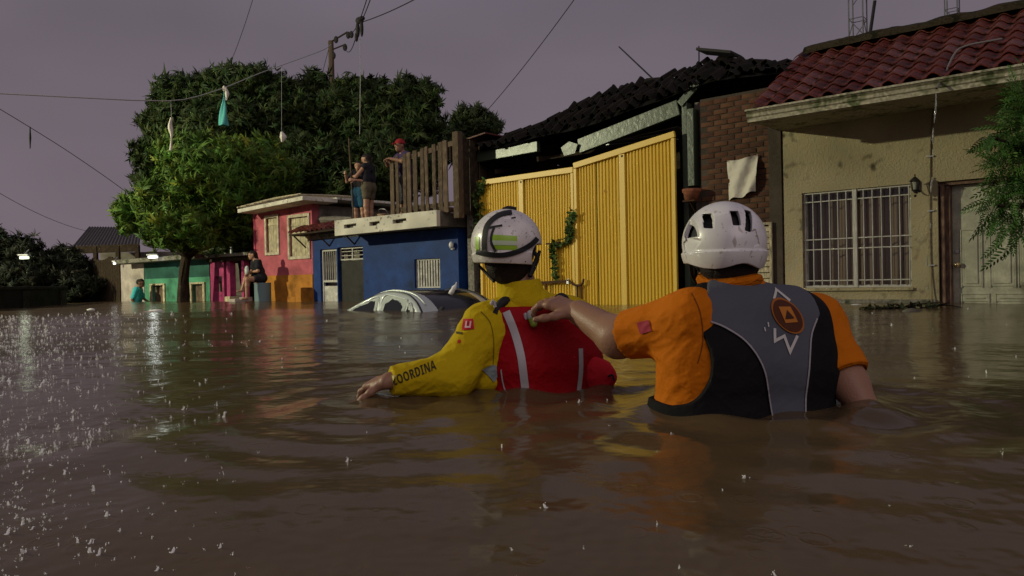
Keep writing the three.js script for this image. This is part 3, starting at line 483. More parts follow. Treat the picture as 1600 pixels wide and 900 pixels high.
// ---------------------------------------------------------------- blue house with projecting roof slab
const uBl0 = fU(490), uBl1 = fU(717), SO = 0.65, uS0 = fU(523, SO, 360), uS1 = fU(682, SO, 340), ySl0 = fY(682, 352, SO), ySl1 = fY(682, 328.5, SO);
{
  const b = front('blue_house', 'low blue house with white slotted parapet and white barred door', 'house', uBl0);
  const wx0 = fU(648), wx1 = fU(688), wy0 = fY(668, 450), wy1 = fY(668, 404), dx0 = fU(501), dx1 = fU(527), dx2 = fU(568), dy1 = fY(515, 389);
  b.put('wall', wallGeo(uBl0, uBl1, GROUND, ySl0 - 0.02, -0.18, 0, [[wx0, wx1, wy0, wy1], [dx0, dx1, GROUND + 0.02, dy1], [dx1 + 0.03, dx2, GROUND + 0.02, dy1 + 0.02]]), M.blue);
  b.put('side_wall', muv(bx(uBl1 - 0.18, uBl1, GROUND, ySl0 - 0.02, -5, -0.182)), M.blue);
  b.put('side_wall', muv(bx(uBl0 + 0.002, uBl0 + 0.18, GROUND, ySl0 - 0.02, -5, -0.182)), M.blue);
  b.put('rear_wall', muv(bx(uBl0, uBl1, GROUND, ySl0 - 0.02, -5.2, -5.002)), M.blue);
  const slab = b.put('roof_slab', muv(join(bx(uS0 + 0.02, uS1 - 0.01, ySl0, ySl0 + 0.12, -5.1, SO - 0.10), bx(uBl0 + 0.0, uS0 + 0.018, ySl0 - 0.018, ySl0 + 0.08, -5.1, 0.02))), M.concrete);
  // parapet with three stepped slots
  const len = uS1 - uS0, hh = ySl1 - ySl0, ps = new THREE.Shape([[uS0, ySl0 - 0.03], [uS1, ySl0 - 0.01], [uS1, ySl1], [uS0, ySl1 + 0.01]].map(a => new THREE.Vector2(...a)));
  for (const [f0, f1] of [[0.10, 0.235], [0.37, 0.475], [0.60, 0.73]]) { const a = uS0 + f0 * len, c = uS0 + f1 * len, y = ySl0 + hh * 0.36, w = c - a; ps.holes.push(new THREE.Path([[a, y], [a, y + 0.09], [c, y + 0.10], [c, y + 0.035], [c - 0.22 * w, y + 0.035], [c - 0.26 * w, y]].map(q => new THREE.Vector2(...q)))); }
  const pg = new THREE.ExtrudeGeometry(ps, { depth: 0.085, bevelEnabled: true, bevelSize: 0.006, bevelThickness: 0.006, bevelSegments: 1 }); pg.translate(0, 0, SO - 0.09);
  const par = b.put('parapet', muv(pg), M.parapet);
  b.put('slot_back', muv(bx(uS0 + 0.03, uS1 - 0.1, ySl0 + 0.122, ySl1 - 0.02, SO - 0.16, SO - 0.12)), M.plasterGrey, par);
  b.put('parapet_side', muv(bx(uS1 - 0.085, uS1 + 0.004, ySl0 - 0.008, ySl1 - 0.03, -1.6, SO - 0.10, 0.006)), M.plasterGrey);
  // white door: bars above, plate below
  const z = -0.08, yk = fY(515, 441), dr = b.put('door', join(bx(dx0 + 0.004, dx0 + 0.05, GROUND + 0.02, dy1 - 0.004, z - 0.03, z + 0.03), bx(dx1 - 0.05, dx1 - 0.004, GROUND + 0.02, dy1 - 0.004, z - 0.03, z + 0.03), bx(dx0 + 0.05, dx1 - 0.05, dy1 - 0.05, dy1 - 0.004, z - 0.03, z + 0.03), bx(dx0 + 0.05, dx1 - 0.05, yk, yk + 0.05, z - 0.03, z + 0.03)), M.whiteSteel);
  b.put('kick_plate', muv(bx(dx0 + 0.052, dx1 - 0.052, GROUND + 0.03, yk - 0.09, z - 0.01, z + 0.012)), M.whiteSteel, dr);
  for (let k = 1; k < 7; k++) { const x = lerp(dx0 + 0.05, dx1 - 0.05, k / 7); b.put('door_bar', bar([x, yk + 0.05, z], [x, dy1 - 0.05, z], 0.012, 0.012, 6), M.whiteSteel, dr); }
  // dark door with open grille over it
  const dd = b.put('door', muv(bx(dx1 + 0.036, dx2 - 0.006, GROUND + 0.03, fY(548, 407), -0.12, -0.08, 0.004)), M.darkDoor);
  const gy0 = fY(548, 406), gy1 = dy1 + 0.012;
  b.put('grille_frame', join(bx(dx1 + 0.034, dx2 - 0.004, gy1 - 0.035, gy1, -0.11, -0.07), bx(dx1 + 0.034, dx2 - 0.004, gy0, gy0 + 0.03, -0.11, -0.07), ...[0, 0.5, 1].map(f => bx(lerp(dx1 + 0.036, dx2 - 0.04, f), lerp(dx1 + 0.036, dx2 - 0.04, f) + 0.032, gy0 + 0.03, gy1 - 0.035, -0.11, -0.07))), M.whiteSteel, dd);
  for (const f of [0.36, 0.68]) b.put('grille_bar', bar([dx1 + 0.05, lerp(gy0, gy1, f), -0.09], [dx2 - 0.02, lerp(gy0, gy1, f), -0.09], 0.012, 0.012, 6), M.whiteSteel, dd);
  // window of upright white slats
  const w = b.put('window', join(bx(wx0 + 0.002, wx0 + 0.03, wy0 + 0.002, wy1 - 0.002, -0.1, -0.05), bx(wx1 - 0.03, wx1 - 0.002, wy0 + 0.002, wy1 - 0.002, -0.1, -0.05), bx(wx0 + 0.03, wx1 - 0.03, wy1 - 0.03, wy1 - 0.002, -0.1, -0.05), bx(wx0 + 0.03, wx1 - 0.03, wy0 + 0.002, wy0 + 0.03, -0.1, -0.05)), M.whiteSteel);
  for (let k = 0; k < 9; k++) { const x = lerp(wx0 + 0.065, wx1 - 0.065, k / 8), sl = bx(-0.021, 0.021, wy0 + 0.032, wy1 - 0.032, -0.006, 0.006, 0.003); sl.rotateY(0.25).translate(x, 0, -0.06); b.put('slat', muv(sl), M.whiteSteel, w); }
  // small white wall light (not lit) and meter
  const lx = fU(710), ly = fY(710, 383);
  b.put('wall_light', join(new THREE.SphereGeometry(0.06, 12, 8).scale(0.8, 1.2, 0.8).translate(lx, ly, 0.07), bx(lx - 0.03, lx + 0.03, ly - 0.09, ly - 0.05, 0.001, 0.06, 0.008)), M.plasticWhite);
}
{ // small red-tiled canopy over the corner, leading to the pink house
  const u0 = fU(452, 0.4, 366), u1 = fU(541, 0.3, 360), y = fY(452, 369, 0.4), y2 = fY(541, 352, 0.2), a = front('tile_canopy', 'little red tiled canopy over the white barred door', 'canopy', u0);
  const deck = a.put('deck', muv(beam(V(u0, y + 0.02, 0.2), V(u1, y + 0.06, 0.2), 0.42, 0.04)), M.darkWood);
  const tg = tileGeo(0.19, 0.3, 0.05); let k = 0;
  for (let u = u0 + 0.08; u < u1; u += 0.185) for (const r of [0, 1]) { const m = new THREE.Mesh(tg, [M.tileA, M.tileB, M.tileC][k++ % 3]); m.name = 'roof_tile'; m.castShadow = m.receiveShadow = true; m.position.set(u - u0, y + 0.06 - GROUND + 0.04 * (u - u0) / (u1 - u0) + r * 0.085, 0.42 - r * 0.2); m.rotation.set(0.32, 0, rr(-0.03, 0.03)); a.add(m); }
  for (const u of [u0 + 0.1, (u0 + u1) / 2, u1 - 0.1]) a.put('strut', bar([u, y - 0.28, 0.003], [u, y - 0.0, 0.34], 0.018), M.rust);
}
{ // wooden balcony fence and its corner post on the slab
  const z = 0.45, f = front('balcony_fence', 'weathered wooden slat fence on the roof of the blue house', 'fence', fU(612, z, 260));
  const xa = fU(612, z, 260), xb = fU(713, z, 260), top = u => lerp(fY(612, 248, z), fY(713, 214, z), (u - xa) / (xb - xa)), bot = u => ySl1 - 0.04 + 0 * u;
  for (let k = 0; k < 10; k++) { const u = lerp(xa + 0.05, xb - 0.24, k / 9), w = 0.052 + 0.008 * Math.sin(k * 5), g = bx(-w, w, bot(u), top(u) - 0.02 * Math.abs(Math.sin(k * 3.1)), -0.012, 0.012, 0.005); g.rotateZ(0.012 * Math.sin(k * 2.3)); g.translate(u, 0, z + 0.032); f.put('slat', muv(g), k % 3 ? M.wood : M.wood2); }
  f.put('top_rail', muv(beam(V(xa - 0.02, top(xa) - 0.10, z), V(xb, top(xb) - 0.10, z), 0.036, 0.10)), M.wood2);
  f.put('bottom_rail', muv(beam(V(xa - 0.02, bot(xa) + 0.16, z), V(xb, bot(xb) + 0.16, z), 0.036, 0.09)), M.wood);
  for (let k = 0; k < 4; k++) { const u = xb - 0.30 + 0.08 * k; f.put('bracing', muv(bx(u, u + 0.025, top(u) - 0.42, top(u) - 0.16, z + 0.02, z + 0.04)), M.darkWood); }
  f.put('post', muv(bx(xb - 0.05, xb + 0.10, ySl0 + 0.12, top(xb) + 0.1, z - 0.09, z + 0.05, 0.008)), M.wood);
  f.put('post', muv(bx(xa - 0.05, xa + 0.01, ySl0 + 0.12, top(xa), z - 0.06, z + 0.015, 0.008)), M.wood2);
  for (let k = 0; k < 6; k++) { const zz = z - 0.2 - 0.26 * k; f.put('side_board', muv(bx(xb + 0.02, xb + 0.05, ySl1 - 0.1, top(xb) - 0.02 * (k % 2), zz - 0.11, zz + 0.11, 0.004)), M.darkWood); }
  f.put('back_board', muv(bx(xa + 0.45, xb + 1.3, ySl0 + 0.13, top(xb) - 0.14, z - 1.5, z - 1.46)), M.darkWood);
  f.put('roof_sheet', muv(beam(V(xa + 0.6, top(xb) - 0.10, z - 1.1), V(xb + 0.4, top(xb) + 0.08, z - 1.1), 1.4, 0.03)), M.tileB);
  // clay pipe lying on the slab's end
  const r = front('clay_pipe', 'short pinkish clay pipe lying on the end of the white parapet', 'pipe', fU(712, 0.2)); 
  r.put('pipe', new THREE.CylinderGeometry(0.055, 0.055, 0.72, 12, 1).rotateX(Math.PI / 2).translate(uS1 + 0.0, ySl1 + 0.03, 0.12), mat(0.26, 0.17, 0.15, { roughness: 0.8 }));
  for (const zz of [-0.1, 0.3]) r.put('shim', bx(uS1 - 0.07, uS1 + 0.002, ySl1 - 0.032, ySl1 - 0.018, zz - 0.04, zz + 0.04), M.brickA);
}
{ // tarp heap and a box at the women's feet
  const p = fu(543, 336, 0.2), t = front('folded_tarp', 'heap of blue-green tarp on the roof beside the two people', 'tarp', p[0]);
  const g = new THREE.SphereGeometry(1, 24, 14), q = g.attributes.position; for (let i = 0; i < q.count; i++) { const x = q.getX(i), y = Math.max(q.getY(i), -0.25), zz = q.getZ(i), k = 1 + 0.4 * fbm(x * 2, y * 2, zz * 2, 3); q.setXYZ(i, x * 0.34 * k, y * 0.17 * k, zz * 0.26 * k); } g.computeVertexNormals(); g.translate(p[0] + 0.15, ySl0 + 0.165, 0.1); t.put('heap', muv(g), M.tarp);
  const c = front('plastic_bucket', 'pale round bucket standing on the roof slab near the wooden fence', 'bucket', fU(600, 0.1, 335));
  const u = fU(600, 0.1, 335); c.put('bucket', new THREE.LatheGeometry([[0, 0], [0.11, 0], [0.14, 0.26], [0.15, 0.26], [0.15, 0.28], [0.13, 0.28], [0.1, 0.02], [0, 0.02]].map(a => new THREE.Vector2(...a)), 18).translate(u, ySl0 + 0.122, 0.1), mat(0.32, 0.2, 0.12, { roughness: 0.5 }));
  c.put('handle', tube([[u - 0.145, ySl0 + 0.39, 0.1], [u - 0.1, ySl0 + 0.5, 0.16], [u + 0.1, ySl0 + 0.5, 0.16], [u + 0.145, ySl0 + 0.39, 0.1]], 0.006), M.steel);
}

// ---------------------------------------------------------------- pink house
const uP0 = fU(400), uP1 = uBl0 - 0.01;
{
  const yT = fY(490, 318), h = front('pink_house', 'pink house with two white-framed shuttered windows and orange base', 'house', uP0);
  const yO = fY(470, 429), w1 = [fU(419), fU(436), fY(428, 394), fY(428, 340)], w2 = [fU(455), fU(484), fY(470, 400), fY(470, 339)];
  h.put('wall', wallGeo(uP0, uP1, yO, yT, -0.2, 0, [w1, w2]), M.pink);
  h.put('base', muv(bx(uP0 - 0.004, uP1, GROUND, yO - 0.002, -0.2, 0.025, 0.008)), M.orange);
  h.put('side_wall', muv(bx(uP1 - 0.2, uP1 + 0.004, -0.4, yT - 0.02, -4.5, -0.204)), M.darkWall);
  h.put('far_wall', muv(bx(uP0, uP0 + 0.2, GROUND, yT - 0.02, -4.5, -0.204)), M.pink);
  h.put('corner_trim', muv(bx(uP0 - 0.03, uP0 + 0.03, GROUND, yT, -0.02, 0.022)), mat(0.40, 0.06, 0.12, { roughness: 0.7 }));
  for (const [a, b, c, d] of [w1, w2]) {
    const t = 0.075, w = h.put('window', muv(join(bx(a - t, b + t, d, d + t, -0.02, 0.035, 0.006), bx(a - t, b + t, c - t, c, -0.02, 0.035, 0.006), bx(a - t, a, c, d, -0.02, 0.035, 0.006), bx(b, b + t, c, d, -0.02, 0.035, 0.006))), M.frameWhite);
    const n = 4; for (let k = 0; k < n; k++) h.put('shutter_board', muv(bx(lerp(a, b, k / n) + 0.004, lerp(a, b, (k + 1) / n) - 0.004, c + 0.004, d - 0.004, -0.06 - 0.004 * (k % 2), -0.035, 0.004)), M.creamWood, w);
    h.put('cross_batten', muv(bx(a + 0.02, b - 0.02, lerp(c, d, 0.78), lerp(c, d, 0.78) + 0.05, -0.034, -0.02)), M.creamWood, w);
  }
  // roof slab with bamboo poles on it
  const ez = 0.55, ua = fU(371, ez, 330), ub = fU(468, ez, 308), y0 = fY(371, 333, ez), y1 = fY(468, 314, ez);
  const rf = h.put('roof', muv(join(beam(V(ua, y0 + 0.05, 0.05), V(ub + 0.12, y1 + 0.06, 0.05), 1.0, 0.10), beam(V(ua + 0.1, y0 + 0.11, -2.4), V(ub + 0.1, y1 + 0.12, -2.4), 3.9, 0.06))), M.parapet);
  for (let k = 0; k < 8; k++) { const u = lerp(ua + 0.1, ub, k / 7), y = lerp(y0, y1, k / 7) + 0.13; h.put('bamboo_pole', taper([V(u - 0.02, y + 0.015, ez + 0.02), V(u + 0.03, y + 0.05, -0.2), V(u + 0.05, y + 0.06, -1.0)], [0.02, 0.026, 0.026], 7), M.creamWood, rf); }
  h.put('bamboo_pole', taper([V(ua - 0.1, y0 + 0.15, ez - 0.06), V((ua + ub) / 2, (y0 + y1) / 2 + 0.2, ez - 0.1), V(ub, y1 + 0.17, ez - 0.05)], [0.024, 0.028, 0.022], 7), M.creamWood, rf);
  // low concrete steps against the orange base
  const su = fU(480);
  h.put('step', muv(bx(su, uP1 - 0.02, GROUND, fY(484, 449), 0.028, 0.35, 0.01)), M.orange);
  h.put('step', muv(bx(su - 0.35, su - 0.004, GROUND, fY(478, 463), 0.028, 0.35, 0.01)), M.orange);
}
{ // grey sloping slab that joins pink roof and blue roof
  const u0 = fU(497, -0.2, 345), u1 = fU(552, -0.2, 345), y0 = fY(497, 345, -0.2), s = front('grey_slab_roof', 'grey curved concrete roof edge behind the red tiled canopy', 'roof', u0);
  s.put('slab', muv(taper([V(u0, y0 + 0.02, -0.25), V((u0 + u1) / 2, y0 - 0.03, -0.22), V(u1, y0 - 0.06, -0.2)], [0.10, 0.09, 0.07], 8)), M.plasterGrey);
  s.put('support_wall', muv(bx(u0 + 0.02, u1 + 0.1, GROUND, y0 - 0.08, -0.42, -0.28)), M.darkWall);
}
// porch: pink posts, beam and a dark back wall
const uPo = fU(331);
{
  const h = front('pink_porch', 'dark porch with magenta posts beside the pink house', 'porch', uPo), yb = fY(360, 408), z = 0.0;
  const pk = mat(0.42, 0.055, 0.16, { roughness: 0.65, map: rep(grungeC, 1) });
  h.put('back_wall', muv(bx(uPo - 0.2, uP0 + 1.2, GROUND, yb + 0.7, -2.3, -2.2)), M.darkWall);
  h.put('roof', muv(bx(uPo - 0.2, uP0 - 0.04, yb + 0.12, yb + 0.2, -2.6, 0.2)), M.concrete);
  h.put('beam', muv(bx(uPo - 0.1, uP0 - 0.04, yb, yb + 0.12, -0.1, 0.1)), M.darkWood);
  for (const [px, w] of [[362, 0.13], [384, 0.09]]) { const u = fU(px); const p = h.put('post', muv(bx(u - w, u + w * 0.4, GROUND, yb - 0.003, -0.1, 0.08, 0.012)), pk); h.put('post_base', muv(bx(u - w - 0.05, u + w * 0.4 + 0.05, GROUND, 0.14 - (px > 370 ? 0.02 : 0), -0.14, 0.13, 0.015)), px > 370 ? M.white : M.creamWood, p); }
  h.put('wall', muv(wallGeo(uPo, fU(352), GROUND, yb, -0.1, 0.04, [[fU(337), fU(349), fY(340, 456), fY(340, 432)]])), pk);
}
function chair(lab, u, z, turn) { // lime green plastic chair, mostly its back above water
  const c = thing('plastic_chair', lab, 'chair', fP(u, GROUND, z), TH + turn, 'lime green porch chairs'), B = 0.72; // raised on a step
  const add = (n, g) => mesh(n, g, M.plasticGreen, c);
  for (const x of [-0.19, 0.19]) { add('rear_leg', taper([V(x, 0, -0.2), V(x, B + 0.45, -0.17), V(x * 1.05, B + 0.92, -0.26)], [0.02, 0.022, 0.016], 7)); add('front_leg', bar([x, 0, 0.2], [x, B + 0.43, 0.18], 0.02)); }
  add('seat', bx(-0.21, 0.21, B + 0.42, B + 0.45, -0.19, 0.22, 0.012)); add('top_rail', tube([[-0.2, B + 0.88, -0.25], [0, B + 0.95, -0.27], [0.2, B + 0.88, -0.25]], 0.022));
  for (const x of [-0.09, 0, 0.09]) add('back_slat', bx(x - 0.025, x + 0.025, B + 0.46, B + 0.91, -0.235, -0.215, 0.005)); add('back_rail', bar([-0.19, B + 0.62, -0.2], [0.19, B + 0.62, -0.2], 0.016)); add('stretcher', bar([-0.19, B + 0.2, 0.19], [0.19, B + 0.2, 0.19], 0.013));
  return c;
}
chair('lime green slatted chair left of the wider magenta post', fU(352, -0.6), -0.6, 1.2);
chair('lime green chair between the two magenta posts', fU(375, -0.7), -0.7, -0.4);

// ---------------------------------------------------------------- low green house and its pale annex
const uGr0 = fU(226), uGr1 = uPo - 0.12;
{
  const z = 0, yT = fY(280, 408), h = front('green_house', 'low green and teal house behind the tree trunk', 'house', uGr0), yM = fY(280, 434);
  const dA = [fU(238), fU(256), fY(247, 470), fY(247, 446)], dB = [fU(301), fU(318), fY(310, 470), fY(310, 444)];
  h.put('lower_wall', wallGeo(uGr0, uGr1, GROUND, yM, -0.2, z, [[dA[0], dA[1], GROUND + 0.02, dA[3]], [dB[0], dB[1], GROUND + 0.02, dB[3]]]), M.green);
  h.put('upper_wall', muv(bx(uGr0, uGr1, yM + 0.002, yT, -0.2, 0.004)), M.teal);
  for (const [a, b, c, d] of [dA, dB]) {
    const w = h.put('doorway', muv(join(bx(a - 0.12, a - 0.002, GROUND, d + 0.0, -0.03, 0.05, 0.01), bx(b + 0.002, b + 0.12, GROUND, d + 0.0, -0.03, 0.05, 0.01), bx(a - 0.12, b + 0.12, d + 0.003, d + 0.06, -0.03, 0.055, 0.01))), M.creamWood);
    h.put('door_board', muv(bx(a + 0.002, b - 0.002, GROUND + 0.02, d - 0.002, -0.12, -0.08)), M.wood2, w);
  }
  h.put('slab', muv(bx(uGr0 - 0.9, uGr1 + 0.1, yT + 0.004, yT + 0.14, -3, 0.5, 0.03)), M.concrete);
  // pale annex wall
  const ua = fU(190), dk = fU(180);
  h.put('annex_wall', muv(bx(ua, uGr0 - 0.004, GROUND, yT, -0.22, 0.02)), M.white);
}
{ // dark plank gate and fence left of it
  const u1 = fU(188), u0 = fU(100), g = front('dark_fence', 'dark rough wooden fence running left of the pale annex', 'fence', u0), top = fY(150, 402);
  const n = 26; for (let k = 0; k < n; k++) { const a = lerp(u0, u1, k / n), b = lerp(u0, u1, (k + 1) / n); g.put('board', muv(bx(a + 0.006, b - 0.006, GROUND, top - 0.12 * Math.abs(Math.sin(k * 2.7)), -0.02 - 0.02 * (k % 2), 0.015, 0.004)), M.darkWood); }
  g.put('rail', muv(bx(u0, u1, 0.6, 0.7, -0.09, -0.045)), M.darkWood); g.put('rail', muv(bx(u0, u1, -0.4, -0.3, -0.09, -0.045)), M.darkWood);
}
{ // low wall on the near left, in a near-black blotched colour
  const A = atD(-260, 470, 12.5), B = atD(104, 470, 21.5), g = thing('dark_boundary_wall', 'dark boundary wall along the left bank', 'wall', V(A.x, GROUND, A.z));
  const d = B.clone().sub(A).setY(0), L = d.length(), yaw = Math.atan2(-d.z, d.x);
  g.rotation.y = yaw; g.add(Object.assign(new THREE.Mesh(muv(bx(0, L, 0, 1.55, -0.18, 0)), stucco(0.024, 0.023, 0.017, { map: rep(mossC, 0.4) })), { name: 'wall_body', castShadow: true, receiveShadow: true }));
  mesh('coping', muv(bx(-0.02, L + 0.02, 1.552, 1.62, -0.22, 0.04, 0.01)), M.nearBlackWall, g);
  for (let k = 0; k < 5; k++) mesh('pier', muv(bx(k * L / 4.2, k * L / 4.2 + 0.3, 0, 1.5, 0.003, 0.06, 0.01)), M.nearBlackWall, g);
}
{ // shelter roof behind
  const d = 30, p = (x, y, dd) => atD(x, y, dd), s = thing('sheet_metal_shelter', 'grey sheet metal shelter roof on posts above the green house', 'shelter', V(p(165, 400, d).x, GROUND, -d));
  const o = s.position, q = (x, y, dd) => p(x, y, dd).sub(o);
  const a = q(112, 386, d), b = q(218, 383, d), c = q(222, 356, d + 3.5), e = q(138, 355, d + 3.5);
  const g = new THREE.BufferGeometry(), pos = [], n = 40, m = 1; for (let i = 0; i < n; i++) { const f = t => [a.clone().lerp(b, t), e.clone().lerp(c, t)], [x0, x1] = f(i / n), [y0, y1] = f((i + 1) / n), h0 = i % 2 * 0.05, h1 = (i + 1) % 2 * 0.05; x0.y += h0; x1.y += h0; y0.y += h1; y1.y += h1; pos.push(...x0.toArray(), ...y0.toArray(), ...y1.toArray(), ...x0.toArray(), ...y1.toArray(), ...x1.toArray()); }
  g.setAttribute('position', new THREE.Float32BufferAttribute(pos, 3)); g.computeVertexNormals(); mesh('roof_sheet', muv(g), mat(0.055, 0.048, 0.052, { roughness: 0.6 }), s);
  mesh('fascia', muv(beam(a.clone().setY(a.y - 0.12), b.clone().setY(b.y - 0.1), 0.05, 0.3)), M.darkWood, s);
  for (const t of [0.02, 0.35, 0.68, 0.97]) { const w = a.clone().lerp(b, t); mesh('post', muv(bx(w.x - 0.07, w.x + 0.07, 0, w.y, w.z - 0.07, w.z + 0.07)), M.darkWood, s); }
  mesh('back_wall', muv(bx(-2.4, 4.6, 0, 3.12, -4.3, -4.1)), M.darkWall, s); mesh('side_board', muv(bx(-1.9, 3.2, 0, 1.9, -0.6, -0.5)), M.darkWood, s);
}
// wooden rack / white railing seen under the mango crown
{
  const z = -1.6, u0 = fU(296, z, 395), r = front('roof_railing', 'pale broken railing on the roof of the green house', 'railing', u0), y = fY(300, 400, z), u1 = fU(362, z, 395);
  r.put('rail', beam(V(u0, y + 0.12, z), V(u1, y + 0.2, z), 0.04, 0.07), M.plasterGrey);
  for (const t of [0.05, 0.2, 0.72, 0.86, 0.99]) { const u = lerp(u0, u1, t); r.put('baluster', bx(u - 0.03, u + 0.03, y - 0.3, y + 0.4 * (t > 0.5 ? 1 : 0.9), z - 0.02, z + 0.02), M.plasticWhite); }
}

// ---------------------------------------------------------------- trees
const mangoLeaf = join([...Array(11).keys()].map(k => leafBlade(rr(0.14, 0.29), rr(0.045, 0.065), rr(0.35, 0.9)).rotateX(rr(-0.9, 0.5)).rotateY(k * 0.571 * 2 + rr(-0.2, 0.2)).rotateX(0.9)));
const neemLeaf = (() => { const gs = []; for (let k = 0; k < 7; k++) for (const s of [-1, 1]) gs.push(leafBlade(0.085 - 0.005 * k, 0.024, 0.4).rotateY(s * (1.1 - 0.07 * k)).translate(s * 0.003, -0.02 * Math.pow(k / 6, 2) * 3, 0.03 + 0.042 * k)); gs.push(leafBlade(0.07, 0.022, 0.4).translate(0, -0.07, 0.31)); return join(gs); })();
function tree(name, label, basePos, r0, lumps, opt) {
  const t = thing(name, label, 'tree', basePos, 0, opt.group), L = lumps.map(a => { const [px, py, d, rx, ry, rz] = a, c = atD(px, py, d).sub(basePos), s = d / FOC; return { c, r: V(rx * s, ry * s, (rz || rx * 0.8) * s) }; });
  const mid = L.reduce((a, l) => a.add(l.c.clone().multiplyScalar(1 / L.length)), V(0, 0, 0)), fork = V(mid.x * 0.35, opt.fork || mid.y * 0.45, mid.z * 0.35);
  mesh('trunk', taper([V(0, 0, 0), V(fork.x * 0.2 + 0.05, fork.y * 0.35, fork.z * 0.3), V(fork.x * 0.7 - 0.04, fork.y * 0.72, fork.z * 0.7), fork], [r0 * 1.25, r0, r0 * 0.88, r0 * 0.72], 10), M.bark, t);
  for (const l of L) { const m = fork.clone().lerp(l.c, 0.5).add(V(rr(-0.3, 0.3), rr(-0.1, 0.3), rr(-0.2, 0.2))); mesh('limb', taper([fork.clone().add(V(0, -0.1, 0)), m, l.c], [r0 * 0.5, r0 * 0.32, r0 * 0.1], 7), M.bark, t); }
  const items = [], vol = L.map(l => Math.pow(l.r.x * l.r.y * l.r.z, 0.72)), tot = vol.reduce((a, b) => a + b, 0);
  L.forEach((l, i) => {
    const n = Math.round(opt.n * vol[i] / tot), tufts = []; for (let k = 0; k < 34; k++) { const d = V(rr(-1, 1), rr(-1, 1), rr(-1, 1)).normalize(); tufts.push([d, rr(0.62, 1.26)]); }
    for (let k = 0; k < n; k++) {
      let d, f; if (rnd() < 0.72) { const q = tufts[Math.floor(rnd() * tufts.length)]; d = q[0].clone().add(V(rr(-1, 1), rr(-1, 1), rr(-1, 1)).multiplyScalar(0.26)).normalize(); f = q[1] * rr(0.72, 1.04); } else { d = V(rr(-1, 1), rr(-1, 1), rr(-1, 1)).normalize(); f = Math.pow(rnd(), 0.45) * 0.95; }
      const p = d.clone().multiply(l.r).multiplyScalar(f).add(l.c);
      if (opt.droop && rnd() < opt.droop) p.y -= rr(0, 0.35);
      items.push([p, d.clone().multiplyScalar(0.7).add(V(rr(-0.6, 0.6), rr(-1.0, 0.15), rr(-0.6, 0.6))), (0.55 + 0.95 * rnd() * rnd() + 0.3 * rnd()) * 1.1 * (opt.scale || 1), rnd() < (opt.yellow || 0.01)]);
    }
  });
  const cr = leafCloud('crown', t, opt.leaf || mangoLeaf, M.leaf, items, opt.color || [0.05, 0.085, 0.018]);
  return t;
}
tree('mango_tree', 'broad dark mango tree rising behind the pink house', V(atD(400, 470, 27).x, GROUND, -27), 0.33, [[285, 175, 27, 62, 52], [375, 148, 27, 75, 48], [330, 225, 26, 95, 60], [440, 185, 27, 70, 62], [440, 260, 26.5, 80, 60], [250, 215, 26, 35, 45], [238, 275, 25.5, 36, 48], [262, 330, 25, 40, 40], [350, 365, 25.5, 80, 45], [480, 150, 27.5, 40, 40]], { n: 14500, scale: 0.86, color: [0.027, 0.047, 0.013], group: 'mango trees behind the houses' });
tree('mango_tree', 'broad dark mango tree rising behind the blue house', V(atD(600, 470, 28).x, GROUND, -28), 0.33, [[530, 185, 28, 72, 60], [600, 185, 28, 72, 62], [655, 180, 28, 42, 52], [560, 270, 27, 95, 60], [650, 250, 27.5, 52, 50], [510, 300, 27, 60, 50]], { n: 13000, scale: 0.86, color: [0.027, 0.047, 0.013], group: 'mango trees behind the houses' });
tree('mango_tree', 'leafy mango tree with thick trunk standing before the green house', V(atD(280, 470, 21.2).x, GROUND, -21.2), 0.17, [[330, 285, 21, 88, 66], [262, 318, 20.6, 46, 46], [405, 262, 21.5, 52, 50], [285, 352, 20.4, 58, 28], [205, 332, 21, 24, 26, 30], [370, 340, 21.4, 55, 42], [425, 300, 22, 36, 42], [250, 350, 20, 28, 30], [300, 240, 21.5, 50, 38]], { n: 10500, scale: 0.74, fork: 2.4, yellow: 0.035, droop: 0.3, color: [0.062, 0.122, 0.017] });
tree('distant_tree', 'small round tree far behind the shed roof', V(atD(738, 470, 38).x, GROUND, -38), 0.2, [[735, 192, 38, 34, 22], [765, 198, 38, 20, 16], [715, 215, 38, 30, 20]], { n: 1500, scale: 1.0, color: [0.035, 0.055, 0.022] });
tree('dark_bush_tree', 'dark feathery tree at the left bank behind the wall', V(atD(20, 470, 26).x, GROUND, -26), 0.15, [[10, 400, 26, 50, 34], [-40, 395, 26, 50, 40], [48, 415, 26, 32, 30], [20, 440, 25, 60, 30]], { n: 3000, scale: 0.7, color: [0.014, 0.018, 0.010] });
tree('dark_bush_tree', 'dark ragged tree between left bank wall and sheet metal shelter', V(atD(92, 470, 27).x, GROUND, -27), 0.15, [[92, 418, 27, 42, 30], [60, 430, 26.5, 40, 34], [120, 425, 27, 30, 26], [95, 450, 26, 60, 26]], { n: 3000, scale: 0.7, color: [0.014, 0.018, 0.010] });
tree('neem_tree', 'feathery green tree branch hanging in front of the white door', V(atD(1735, 470, 7.4).x, GROUND, -7.4), 0.14, [[1604, 215, 7.6, 40, 46, 50], [1586, 270, 7.5, 28, 36, 40], [1560, 322, 7.4, 22, 20, 30], [1600, 310, 7.6, 40, 40, 45], [1640, 180, 7.5, 60, 70, 60], [1690, 260, 7.5, 60, 60, 60], [1606, 150, 7.7, 22, 26, 30], [1552, 215, 7.4, 13, 12, 20]], { n: 1500, leaf: neemLeaf, scale: 0.55, droop: 0.35, fork: 2.3, color: [0.045, 0.11, 0.020] });

